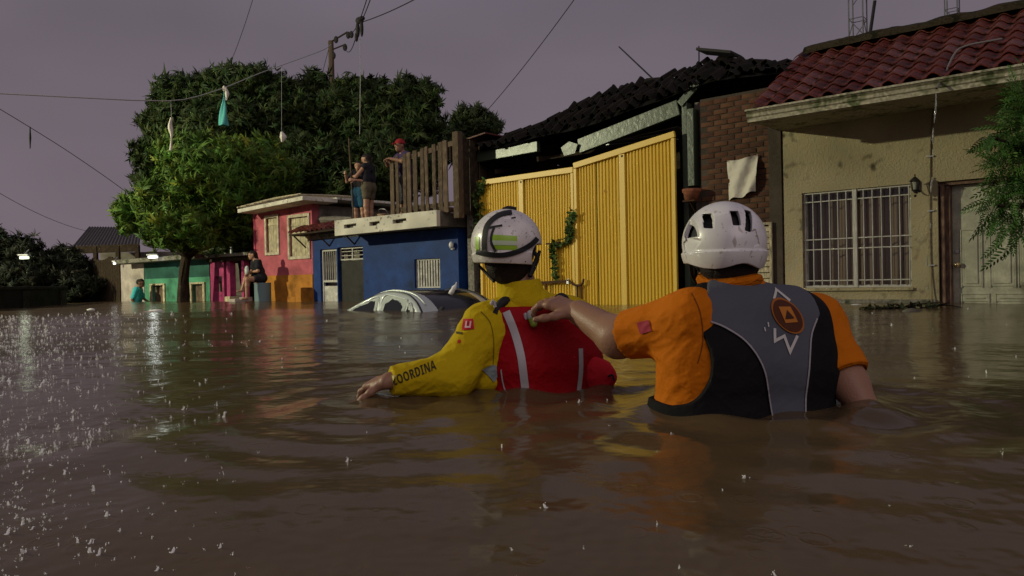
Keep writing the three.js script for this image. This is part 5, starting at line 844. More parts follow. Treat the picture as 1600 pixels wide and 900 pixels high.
function legs(hipL, hipR, x, z) { const B = []; for (const [h, s] of [[hipL, -1], [hipR, 1]]) { const kn = V(h.x + s * 0.02, -0.60, z - 0.06), an = V(h.x + s * 0.03, GROUND + 0.09, z + 0.02), toe = an.clone().add(V(s * 0.02, -0.055, -0.16)); B.push([h, 0.095, kn, 0.062], [kn, 0.06, an, 0.04], [an.clone().add(V(0, -0.05, 0.02)), 0.038, toe, 0.032]); } return B; }

// ---------------------------------------------------------------- rescuer in orange, grey and black vest
const RES = 'two helmeted rescuers wading chest deep';
{
  const base = V(0.73, GROUND, -2.28), o = thing('person', 'rescuer in orange shirt, grey and black vest and plain white helmet, reaching left', 'person', base, 0, RES);
  const j = (x, y, d) => atD(x, y, d), head = j(1132, 388, 2.27), nb = j(1140, 452, 2.25), face = V(-0.12, 0, -1);
  const tL = j(1132, 503, 2.24), tR = j(1236, 508, 2.31), mL = j(1112, 565, 2.22), mR = j(1224, 565, 2.31), lL = j(1106, 665, 2.22), lR = j(1216, 668, 2.31), shL = j(1083, 500, 2.18), shR = j(1272, 505, 2.36);
  const elL = j(966, 527, 2.36), wrL = j(904, 488, 2.52), elR = j(1326, 598, 2.24), wrR = j(1382, 690, 2.12), hipL = V(lL.x + 0.02, -0.28, lL.z), hipR = V(lR.x - 0.02, -0.28, lR.z);
  const torso = [[tL, 0.066, tR, 0.064], [tL, 0.070, mL, 0.115], [tR, 0.066, mR, 0.112], [mL, 0.115, lL, 0.128], [mR, 0.112, lR, 0.12], [mL, 0.115, mR, 0.112], [lL, 0.125, lR, 0.118], [lL, 0.12, hipL, 0.11], [lR, 0.115, hipR, 0.11], [hipL, 0.11, hipR, 0.11], [nb, 0.066, tL.clone().lerp(tR, 0.5), 0.09]];
  const armL = [[shL, 0.064, elL, 0.060], [elL, 0.060, wrL, 0.041]], armR = [[shR, 0.064, elR, 0.050], [elR, 0.049, wrR, 0.031]], sh = [[shL, 0.064, tL, 0.08], [shR, 0.064, tR, 0.08]];
  const body = boneMesh([...torso, ...sh, ...armL, ...armR, [nb, 0.062, head.clone().add(V(0, -0.03, -0.0)), 0.060], ...headBones(head, face), ...legs(hipL, hipR, 0, -2.26)], 0.035, 0.010);
  const hd = netMesh(boneField([...headBones(head, face), [nb, 0.060, head.clone().add(V(0, -0.03, 0)), 0.058]], 0.016), boundsOf(headBones(head, face), 0.02), 0.005);
  const hL = boneMesh([[elL.clone().lerp(wrL, 0.7), 0.046, wrL, 0.036], ...handBones(wrL, V(-0.80, 0.34, -0.50), V(-0.28, -0.82, -0.46), 1, 0.5, 1.12)], 0.012, 0.0035);
  const hR = boneMesh([[elR.clone().lerp(wrR, 0.8), 0.034, wrR, 0.029], ...handBones(wrR, V(0.5, -0.5, 0.6), V(-0.5, -0.7, 0.2), -1, 0.5)], 0.012, 0.0045);
  const bm = world(o, 'body', join(body, hd, hL, hR), SK.brown);
  // hair at the nape
  const hb = [[head.clone().add(V(-0.02, -0.055, 0.045)), 0.052, head.clone().add(V(0.02, -0.055, 0.045)), 0.052], [head.clone().add(V(-0.055, -0.04, 0.0)), 0.034, head.clone().add(V(-0.03, -0.05, 0.04)), 0.045], [head.clone().add(V(0.055, -0.04, 0.0)), 0.034, head.clone().add(V(0.03, -0.05, 0.04)), 0.045], [head.clone().add(V(0, -0.10, 0.035)), 0.042, head.clone().add(V(0, -0.06, 0.04)), 0.05]];
  world(o, 'hair', boneMesh(hb, 0.03, 0.005, (d, x, y, z) => d + 0.003 * fbm(x * 60, y * 30, z * 60, 2)), hairM);
  // shirt: torso, short sleeves, collar
  const slL = shL.clone().lerp(elL, 0.92), slR = shR.clone().lerp(elR, 0.95), up = V(0, 1, 0);
  const shirtB = [...torso.map(b => [b[0], b[1] + 0.014, b[2], b[3] + 0.014]), ...sh.map(b => [b[0], b[1] + 0.016, b[2], b[3] + 0.012]), [shL, 0.080, slL, 0.073], [shR, 0.080, slR, 0.072], [j(1075, 560, 2.19), 0.080, j(1078, 640, 2.2), 0.09]];
  const neckCut = (d, x, y, z) => { const q = y - (nb.y + 0.035); return Math.max(d, q); }, sf = boneField(shirtB, 0.04);
  const cutSleeve = (d, x, y, z, a, b) => { const ax = b.x - a.x, ay = b.y - a.y, az = b.z - a.z, l = Math.hypot(ax, ay, az), t = ((x - a.x) * ax + (y - a.y) * ay + (z - a.z) * az) / l - l * 0.93; return Math.hypot(x - b.x, y - b.y, z - b.z) < 0.25 ? Math.max(d, t) : d; };
  const shirtF = (x, y, z) => { let d = sf(x, y, z) + folds(x, y, z, 1.1); d = neckCut(d, x, y, z); d = cutSleeve(d, x, y, z, shL, slL); d = cutSleeve(d, x, y, z, shR, slR); return d; };
  const shirtM = fabric(0.47, 0.125, 0.003), shirt = world(o, 'shirt', netMesh(shirtF, boundsOf(shirtB, 0.03), 0.0075), shirtM);
  world(o, 'collar', (() => { const r = [], n = 24; for (let i = 0; i < n; i++) { const a = i / n * 6.283; r.push(V(nb.x + 0.078 * Math.cos(a), nb.y + 0.026 + 0.006 * Math.sin(a * 2) - 0.008 * Math.sin(a), nb.z + 0.078 * Math.sin(a))); } return tube(r, 0.018, 8, 48, true); })(), shirtM, shirt);
  for (const [a, b] of [[shL, slL], [shR, slR]]) world(o, 'hem', new THREE.TorusGeometry(0.066, 0.005, 6, 26).applyQuaternion(new THREE.Quaternion().setFromUnitVectors(V(0, 0, 1), b.clone().sub(a).normalize())).translate(...a.clone().lerp(b, 0.925).toArray()), shirtM, shirt);
  // vest
  const vb = [...torso.slice(0, 10).map(b => [b[0], b[1] + 0.032, b[2], b[3] + 0.032]), [shR.clone().lerp(tR, 0.6), 0.078, tR, 0.096], [shL.clone().lerp(tL, 0.32), 0.096, tL, 0.10], [j(1080, 605, 2.2), 0.100, j(1084, 660, 2.2), 0.112], [nb.clone().add(V(0, -0.035, 0)), 0.088, tL.clone().lerp(tR, 0.5), 0.114]], vf0 = boneField(vb, 0.05), ah = j(1046, 560, 2.2), ahR = j(1300, 540, 2.36);
  const vestF = (x, y, z) => { let d = vf0(x, y, z) + 0.25 * folds(x, y, z, 0.8); const e = ell(x - ah.x, y - ah.y, 0, 0.088, 0.118, 1), nk = ell(x - nb.x - 0.01, y - nb.y - 0.074, (z - nb.z), 0.105, 0.078, 0.16), e2 = Math.max(x - ah.x + 0.02, ah.y - 0.112 - y); return Math.max(d, -smin(e, e2, 0.03), -nk); };
  const vm = fabric(0.009, 0.0085, 0.009, { roughness: 0.85 }), vest = world(o, 'vest', netMesh(vestF, boundsOf(vb, 0.02), 0.0065), vm);
  const zS = -2.0, D = 2.16;
  const gp = pxShape([...curvePts([[1096, 476], [1112, 440], [1150, 420], [1200, 418], [1250, 430], [1284, 458], [1292, 492]]), ...curvePts([[1292, 492], [1269, 528], [1259, 580], [1255, 650]]), ...curvePts([[1198, 652], [1190, 606], [1176, 564], [1152, 530], [1122, 509], [1100, 500], [1096, 476]])], D);
  const pan = world(o, 'back_panel', (() => { const q = poly2(gp.getPoints()), b = new THREE.Box2().setFromPoints(gp.getPoints()); return netMesh((x, y, z) => Math.max(vestF(x, y, z) - 0.004, q(x, y), -2.30 - z), new THREE.Box3(V(b.min.x - 0.02, Math.max(b.min.y, -0.06) - 0.02, -2.32), V(b.max.x + 0.02, b.max.y + 0.02, -2.0)), 0.0048); })(), fabric(0.082, 0.086, 0.105, { roughness: 0.75, bumpScale: 0.003 }), vest); pan.userData.label = 'grey back panel of the vest';
  const pip = fabric(0.30, 0.28, 0.30);
  for (const c of [curvePts([[1284, 498], [1268, 528], [1259, 580], [1255, 650]]), curvePts([[1198, 652], [1190, 606], [1176, 564], [1152, 530], [1122, 509], [1100, 500]])]) world(o, 'piping', drape(vestF, pxShape(strokePts(c, 2.6), D), zS, 0.007), pip, vest);
  const prn = mat(0.50, 0.49, 0.46, { roughness: 0.6 }), em = world(o, 'emblem', drape(vestF, (() => { const p = []; for (let i = 0; i < 40; i++) { const a = i / 40 * 6.283, u = 27.5 * Math.cos(a), v = 27 * Math.sin(a); p.push([1230.5 + u + 0.14 * v, 493 + v + 0.28 * u]); } return pxShape(p, D); })(), zS, 0.0085, 0.008), mat(0.32, 0.105, 0.018, { roughness: 0.7 }), vest); em.userData.label = 'round brown and orange emblem';
  world(o, 'emblem_disc', drape(vestF, (() => { const p = []; for (let i = 0; i < 40; i++) { const a = i / 40 * 6.283, u = 24.5 * Math.cos(a), v = 24 * Math.sin(a); p.push([1230.5 + u + 0.14 * v, 493 + v + 0.28 * u]); } return pxShape(p, D); })(), zS, 0.0105, 0.008), mat(0.075, 0.022, 0.010, { roughness: 0.7 }), vest);
  world(o, 'emblem_diamond', drape(vestF, pxShape([[1215, 479], [1236, 479], [1246, 503], [1224, 504]], D), zS, 0.0125, 0.006), mat(0.42, 0.15, 0.022, { roughness: 0.7 }), vest);
  world(o, 'emblem_triangle', drape(vestF, pxShape([[1229, 484], [1240, 497], [1224, 498]], D), zS, 0.0145, 0.006), mat(0.05, 0.018, 0.01), vest);
  world(o, 'emblem_zigzag', drape(vestF, [pxShape(strokePts([[1211, 467], [1222, 452], [1240, 470]], 4.2), D), pxShape(strokePts([[1206, 512], [1204, 531], [1221, 524], [1229, 548], [1244, 524]], 4.6), D)], zS, 0.007, 0.006), prn, vest);
  for (const [x, y, h] of [[1188, 513, 3], [1195, 506, 3.5]]) world(o, 'mark', drape(vestF, pxShape([[x - 1.2, y - h], [x + 1, y - h], [x + 1.6, y + h], [x - 0.6, y + h]], D), zS, 0.007, 0.006), prn, vest);
  world(o, 'sleeve_patch', drape(shirtF, pxShape([[988, 502], [1003, 497], [1006, 513], [992, 519]], 2.3), -2.1, 0.003, 0.006), mat(0.30, 0.03, 0.05), shirt);
  for (const c of [[[1082, 458], [1090, 490], [1094, 530], [1086, 566]]]) world(o, 'seam', drape(shirtF, pxShape(strokePts(curvePts(c), 1.6), 2.12), -2.0, 0.002, 0.008), mat(0.16, 0.045, 0.002), shirt);
  // helmet
  const hc = j(1131, 379, 2.27), rx = 0.1195, ry = 0.121, rz = 0.148, vents = [[1090, 352, 0.011, 0.030, 0.05], [1111, 344, 0.011, 0.022, -0.16], [1149, 341, 0.011, 0.021, -0.06], [1170, 345, 0.010, 0.032, -0.25]], shal = [[1088, 382, 0.013, 0.021, -0.45], [1178, 372, 0.010, 0.022, 0.25]];
  const V2 = vents.map(v => [j(v[0], v[1], 2.15), v]), S2 = shal.map(v => [j(v[0], v[1], 2.15), v]);
  const slot = (x, y, c, v) => { const dx = x - c.x, dy = y - c.y, cs = Math.cos(v[4]), sn = Math.sin(v[4]), a = Math.abs(cs * dx + sn * dy) - v[2], b = Math.abs(-sn * dx + cs * dy) - v[3]; return Math.max(a, b); };
  const helF0 = (x, y, z) => { const X = x - hc.x, Y = y - hc.y, Z = z - hc.z; let d = ell(X, Y, Z, rx, ry, rz); const band = ell(X, Y + 0.012, Z, rx + 0.004, ry + 0.01, rz + 0.006); const lowr = Math.max(band, Y + 0.028); d = smin(d, lowr, 0.006); return d; };
  const helF = (x, y, z) => { const X = x - hc.x, Y = y - hc.y, Z = z - hc.z; let d = helF0(x, y, z); d = Math.max(d, -ell(X, Y + 0.006, Z, rx - 0.012, ry - 0.012, rz - 0.012)); const rim = -0.066 + 0.020 * Math.exp(-((X - 0.02) ** 2) / 0.0024) - 0.12 * X * 0.5 - 0.018 * smooth(0, 0.12, Z) + 0.0 * Z; d = Math.max(d, rim - Y); if (Z > 0) { for (const [c, v] of V2) d = Math.max(d, -slot(x, y, c, v)); for (const [c, v] of S2) d = Math.max(d, -Math.max(slot(x, y, c, v), -(helF0(x, y, z) + 0.006))); } return d; };
  const whiteH = mat(0.74, 0.72, 0.72, { map: rep(scuffC, 3), roughness: 0.36, clearcoat: 0.35, clearcoatRoughness: 0.16, bumpMap: rep(grungeC, 3), bumpScale: 0.0006 });
  const bb = new THREE.Box3(hc.clone().add(V(-0.15, -0.12, -0.17)), hc.clone().add(V(0.15, 0.15, 0.17))), hel = world(o, 'helmet', netMesh(helF, bb, 0.0032), whiteH); hel.userData.label = 'plain white helmet with dark slots';
  world(o, 'helmet_liner', netMesh((x, y, z) => Math.max(ell(x - hc.x, y - hc.y + 0.006, z - hc.z, rx - 0.018, ry - 0.018, rz - 0.018), -0.045 - (y - hc.y)), bb, 0.008), M.black, hel);
  for (const s of [-1, 1]) world(o, 'chin_strap', tube([hc.clone().add(V(s * 0.105, -0.06, 0.02)), hc.clone().add(V(s * 0.088, -0.10, -0.02)), hc.clone().add(V(s * 0.04, -0.145, -0.075))], 0.006, 6), M.black, hel);
}
// ---------------------------------------------------------------- rescuer in yellow with red vest
{
  const base = V(0.10, GROUND, -2.77), o = thing('person', 'rescuer in yellow sleeves, red vest and white helmet with black straps, arm on the water', 'person', base, 0, RES);
  const j = (x, y, d) => atD(x, y, d), head = j(797, 388, 2.75), nb = j(815, 458, 2.75), face = V(0.45, 0, -1);
  const tL = j(800, 505, 2.74), tR = j(882, 503, 2.80), mL = j(815, 565, 2.74), mR = j(882, 565, 2.80), lL = j(818, 640, 2.74), lR = j(880, 640, 2.80), shL = j(760, 508, 2.70), shR = j(905, 505, 2.83), elL = j(708, 586, 2.60), wrL = j(607, 595, 2.51), elR = j(905, 600, 2.98), wrR = j(880, 620, 3.2), hipL = V(lL.x + 0.0, -0.28, lL.z), hipR = V(lR.x, -0.28, lR.z);
  const torso = [[tL, 0.074, tR, 0.074], [tL, 0.076, mL, 0.094], [tR, 0.076, mR, 0.094], [mL, 0.094, lL, 0.098], [mR, 0.094, lR, 0.098], [mL, 0.094, mR, 0.094], [lL, 0.098, lR, 0.098], [lL, 0.098, hipL, 0.105], [lR, 0.098, hipR, 0.105], [hipL, 0.105, hipR, 0.105], [nb, 0.060, tL.clone().lerp(tR, 0.5), 0.08]];
  const arms = [[shL, 0.056, elL, 0.046], [elL, 0.045, wrL, 0.029], [shR, 0.056, elR, 0.046], [elR, 0.045, wrR, 0.029]], sh = [[shL, 0.056, tL, 0.07], [shR, 0.056, tR, 0.07]];
  const nk = [nb, 0.056, head.clone().add(V(0, -0.04, 0)), 0.056];
  const body = boneMesh([...torso, ...sh, ...arms, nk, ...headBones(head, face), ...legs(hipL, hipR, 0, -2.77)], 0.035, 0.010);
  const hd = netMesh(boneField([...headBones(head, face), nk], 0.016), boundsOf(headBones(head, face), 0.02), 0.005);
  const hL = boneMesh([[elL.clone().lerp(wrL, 0.8), 0.032, wrL, 0.027], ...handBones(wrL, V(-0.62, -0.14, -0.50), V(0.1, -0.95, -0.3), 1, 0.5, 0.95, 0.2)], 0.012, 0.0035);
  const hR = boneMesh([[elR.clone().lerp(wrR, 0.8), 0.032, wrR, 0.027], ...handBones(wrR, V(0, -0.3, -1), V(-1, 0, 0), 1, 0.5)], 0.012, 0.005);
  world(o, 'body', join(body, hd, hL, hR), SK.brown);
  const hb = [[head.clone().add(V(-0.035, -0.055, 0.03)), 0.05, head.clone().add(V(0.02, -0.055, 0.04)), 0.052], [head.clone().add(V(-0.055, -0.045, 0.0)), 0.035, head.clone().add(V(-0.03, -0.07, 0.03)), 0.045], [head.clone().add(V(0.0, -0.095, 0.03)), 0.045, head.clone().add(V(0.0, -0.05, 0.03)), 0.052]];
  world(o, 'hair', boneMesh(hb, 0.03, 0.005, (d, x, y, z) => d + 0.003 * fbm(x * 60, y * 30, z * 60, 2)), hairM);
  const cuff = elL.clone().lerp(wrL, 0.96);
  const sb = [...torso.map(b => [b[0], b[1] + 0.012, b[2], b[3] + 0.012]), ...sh.map(b => [b[0], b[1] + 0.014, b[2], b[3] + 0.012]), [shL, 0.078, elL, 0.074], [elL, 0.072, cuff, 0.045], [shR, 0.066, elR, 0.056], [elR, 0.056, wrR, 0.044], [j(772, 520, 2.70), 0.062, j(760, 590, 2.68), 0.052]];
  const sf = boneField(sb, 0.035), shirtF = (x, y, z) => { let d = sf(x, y, z) + folds(x, y, z, 1.2); d = Math.max(d, y - (nb.y + 0.012)); const ax = cuff.clone().sub(elL).normalize(), t = (x - cuff.x) * ax.x + (y - cuff.y) * ax.y + (z - cuff.z) * ax.z; return Math.hypot(x - cuff.x, y - cuff.y, z - cuff.z) < 0.16 ? Math.max(d, t) : d; };
  const ym = fabric(0.47, 0.335, 0.006), shirt = world(o, 'shirt', netMesh(shirtF, boundsOf(sb, 0.03), 0.0065), ym);
  world(o, 'collar', netMesh((x, y, z) => { const q = boneField([[nb.clone().add(V(0, -0.03, 0)), 0.088, nb.clone().add(V(-0.012, 0.055, -0.005)), 0.074]], 0.01)(x, y, z) + folds(x, y, z, 0.5), h = y - nb.y; return Math.max(q, h - 0.045 - 0.1 * (x - nb.x), -0.05 - h, -(Math.hypot(x - nb.x + 0.01, z - nb.z) - 0.061)); }, new THREE.Box3(nb.clone().addScalar(-0.14), nb.clone().addScalar(0.14)), 0.0045), ym, shirt);
  // arm patches and the lettering along the forearm
  const AD = 2.56, zs = -2.35; const pr = (n, pts, off, m) => world(o, n, drape(shirtF, pxShape(pts, AD), zs, off, 0.006), m, shirt);
  pr('seam', strokePts(curvePts([[750, 488], [765, 505], [771, 535], [770, 572]]), 1.4), 0.002, mat(0.16, 0.11, 0.004));
  pr('shoulder_patch', [[721, 500], [738, 499], [740, 515], [720, 517]], 0.003, mat(0.42, 0.012, 0.02, { roughness: 0.6 }));
  pr('patch_mark', strokePts([[727, 503], [726, 512], [733, 512], [734, 503]], 2.6), 0.005, mat(0.6, 0.4, 0.4));
  pr('badge_text', [[710, 519.5], [722, 520], [722, 523], [710, 522.5]], 0.003, mat(0.08, 0.06, 0.01)); pr('red_dot', [...Array(14).keys()].map(i => [717 + 3 * Math.cos(i * 0.449), 534 + 3 * Math.sin(i * 0.449)]), 0.003, mat(0.42, 0.03, 0.015)); pr('pale_flash', [[613, 583], [625, 581], [618, 595]], 0.004, mat(0.6, 0.52, 0.2));
  const { FontLoader } = await import('three/addons/loaders/FontLoader.js'); const font = await new FontLoader().loadAsync('fonts/droid/droid_sans_bold.typeface.json');
  { const a = j(621, 597, AD), b = j(684, 574, AD), txt = font.generateShapes('COORDINA', 0.036), ang = Math.atan2(b.y - a.y, b.x - a.x), cs = Math.cos(ang), sn = Math.sin(ang);
    const bbx = new THREE.Box2(); txt.forEach(s => s.getPoints(4).forEach(p => bbx.expandByPoint(p))); const k = a.distanceTo(b) / (bbx.max.x - bbx.min.x), T = p => new THREE.Vector2(a.x + k * (p.x * cs) - p.y * sn * 0.82, a.y + k * (p.x * sn) + p.y * cs * 0.82);
    const sh2 = txt.map(s => { const e = s.extractPoints(4), q = new THREE.Shape(e.shape.map(T)); q.holes = e.holes.map(h => new THREE.Path(h.map(T))); return q; });
    const tm = mat(0.035, 0.028, 0.01, { roughness: 0.7 }); sh2.forEach(s => world(o, 'letter', drape(shirtF, s, zs, 0.003, 0.02), tm, shirt)); }
  // vest
  const vb = [...torso.slice(0, 10).map(b => [b[0], b[1] + 0.028, b[2], b[3] + 0.028])], vf = boneField(vb, 0.05), ah = j(752, 545, 2.72);
  const vestF = (x, y, z) => { const d = vf(x, y, z) + 0.2 * folds(x, y, z, 0.8), nk2 = ell(x - nb.x, y - nb.y - 0.03, z - nb.z, 0.085, 0.075, 0.10); return Math.max(d, -ell(x - ah.x, y - ah.y, 0, 0.062, 0.12, 1), -nk2, y - (nb.y - 0.045)); };
  const vm = fabric(0.27, 0.003, 0.008, { roughness: 0.6 }), vest = world(o, 'vest', netMesh(vestF, boundsOf(vb, 0.02), 0.006), vm); vest.userData.label = 'red vest with grey reflective stripes';
  const D = 2.66, zS = -2.5, refl = mat(0.36, 0.34, 0.35, { roughness: 0.4 }), dr = (n, pts, off, m, e = 0.01) => world(o, n, drape(vestF, pxShape(pts, D), zS, off, e), m, vest);
  dr('reflective_stripe', strokePts(curvePts([[791, 486], [803, 515], [813, 550], [818, 585], [823, 630]]), 12), 0.004, refl); dr('reflective_stripe', strokePts(curvePts([[908, 545], [908, 580], [905, 612]]), 7), 0.004, refl);
  dr('piping', strokePts(curvePts([[783, 575], [787, 600], [796, 622]]), 2), 0.004, refl); 
  for (const [a, b] of [[[776, 484], [800, 476]], [[870, 470], [888, 478]]]) { const p = j(...a, 2.66), q = j(...b, 2.66); world(o, 'shoulder_strap', tube([p.clone().add(V(-0.01, -0.02, 0.02)), p, p.clone().lerp(q, 0.5).add(V(0, 0.02, -0.01)), q.clone().add(V(0, 0.005, -0.05))], 0.017, 8), M.black, vest); }
  world(o, 'strap_buckle', tube([j(767, 476, 2.62), j(771, 470, 2.62), j(774, 480, 2.62)], 0.006, 6), refl, vest);
  const w1 = j(829, 490, 2.63), w2 = j(834, 506, 2.62); world(o, 'signal_light', boneMesh([[w1, 0.013, w1.clone().lerp(w2, 0.35), 0.014]], 0.01, 0.003), mat(0.42, 0.44, 0.42, { roughness: 0.3 }), vest); world(o, 'signal_body', boneMesh([[w1.clone().lerp(w2, 0.55), 0.0135, w2, 0.0125]], 0.01, 0.003), mat(0.22, 0.32, 0.03, { roughness: 0.4 }), vest); world(o, 'signal_clip', boneMesh([[j(821, 492, 2.64), 0.008, j(822, 497, 2.64), 0.008]], 0.01, 0.003), refl, vest);
  world(o, 'side_pad', drape(shirtF, pxShape([[754, 576], [770, 570], [776, 572], [777, 590], [772, 598], [764, 588]], 2.62), -2.4, 0.004), fabric(0.20, 0.24, 0.25), shirt);
  // helmet
  const hc = j(791, 380, 2.75), rx = 0.1265, ry = 0.122, rz = 0.150, helF0 = (x, y, z) => { const X = x - hc.x, Y = y - hc.y, Z = z - hc.z; return smin(ell(X, Y, Z, rx, ry, rz), Math.max(ell(X, Y + 0.008, Z, rx + 0.003, ry + 0.02, rz + 0.004), Y + 0.036), 0.005); };
  const ec = j(843, 404, 2.7), ecx = ec.x, ecy = ec.y;
  const helF = (x, y, z) => { const X = x - hc.x, Y = y - hc.y, Z = z - hc.z; let d = helF0(x, y, z); d = Math.max(d, -ell(X, Y + 0.006, Z, rx - 0.012, ry - 0.012, rz - 0.012)); d = Math.max(d, -0.075 - 0.06 * X - Y); d = Math.max(d, -ell(x - ecx, y - ecy, 0, 0.028, 0.052, 1)); const k = j(838, 341, 2.7); if (Z > 0) d = Math.max(d, -Math.max(Math.abs(0.7 * (x - k.x) + 0.7 * (y - k.y)) - 0.006, Math.abs(-0.7 * (x - k.x) + 0.7 * (y - k.y)) - 0.02)); return d; };
  const whiteH = mat(0.72, 0.68, 0.66, { map: rep(scuffC, 3), roughness: 0.38, clearcoat: 0.3, clearcoatRoughness: 0.18, bumpMap: rep(grungeC, 3), bumpScale: 0.0006 });
  const bb = new THREE.Box3(hc.clone().add(V(-0.15, -0.12, -0.17)), hc.clone().add(V(0.15, 0.15, 0.17))), hel = world(o, 'helmet', netMesh(helF, bb, 0.0034), whiteH); hel.userData.label = 'white helmet with black straps and lime reflective stickers';
  world(o, 'helmet_liner', netMesh((x, y, z) => Math.max(ell(x - hc.x, y - hc.y + 0.006, z - hc.z, rx - 0.018, ry - 0.018, rz - 0.018), -0.06 - (y - hc.y)), bb, 0.008), M.black, hel);
  const HD = 2.62, hz = -2.45, hp = (n, pts, off, m) => world(o, n, drape(helF0, pxShape(pts, HD), hz, off, 0.006), m, hel), lime = mat(0.30, 0.52, 0.03, { roughness: 0.4 });
  hp('lime_sticker', [[769, 367], [808, 369], [808, 391], [772, 390]], 0.0015, lime); hp('sticker_stripe', [[769, 376], [808, 377], [808, 384], [770, 383]], 0.003, mat(0.50, 0.60, 0.42, { roughness: 0.35 })); hp('lime_sticker', [[741, 369], [748, 368], [748, 392], [742, 395]], 0.0015, lime);
  hp('strap', strokePts(curvePts([[800, 329], [780, 334], [762, 350], [757, 372], [757, 396]]), 9), 0.004, M.black); hp('strap', strokePts(curvePts([[743, 393], [760, 397], [785, 399], [810, 393], [830, 382], [841, 371]]), 8), 0.005, M.black); hp('strap', strokePts(curvePts([[760, 356], [772, 354], [785, 352]]), 3), 0.004, M.black); hp('strap', strokePts(curvePts([[772, 356], [768, 368], [768, 380], [775, 394]]), 4), 0.0055, M.black);
  world(o, 'strap_clip', tube([j(786, 328, 2.74), j(795, 325, 2.75), j(806, 327, 2.76)], 0.008, 6), M.black, hel); hp('vent_mark', strokePts([[799, 340], [806, 338.5]], 2.2), 0.0025, M.dark);
  world(o, 'rivet', new THREE.SphereGeometry(0.005, 8, 6).translate(...j(820, 408, 2.638).toArray()), M.dark, hel);
  world(o, 'chin_strap', tube([j(833, 392, 2.69), j(839, 402, 2.70), j(833, 416, 2.70), j(828, 432, 2.68)], 0.008, 6), M.black, hel); world(o, 'chin_strap', tube([j(843, 392, 2.76), j(838, 412, 2.74), j(829, 432, 2.68)], 0.006, 6), M.black, hel);
  world(o, 'chin_strap', tube([j(748, 415, 2.75), j(758, 425, 2.74), j(772, 440, 2.70)], 0.006, 6), M.black, hel);
  // red throw bag under his other arm
  const bgc = j(937, 580, 2.72), bg = thing('throw_bag', 'bright red throw bag floating beside the red vest', 'bag', V(bgc.x, -0.1, bgc.z)), B = [[j(916, 565, 2.73), 0.030, j(936, 583, 2.70), 0.042], [j(936, 583, 2.70), 0.042, j(950, 590, 2.68), 0.030], [j(936, 583, 2.7), 0.04, V(bgc.x, -0.06, bgc.z), 0.04]];
  world(bg, 'bag', boneMesh(B, 0.03, 0.005, (d, x, y, z) => d + 0.006 * fbm(x * 30, y * 30, z * 30, 3)), fabric(0.55, 0.018, 0.03)); world(bg, 'drawstring', tube([j(950, 588, 2.64), j(957, 586, 2.64), j(960, 595, 2.63)], 0.004, 5), M.black);
}

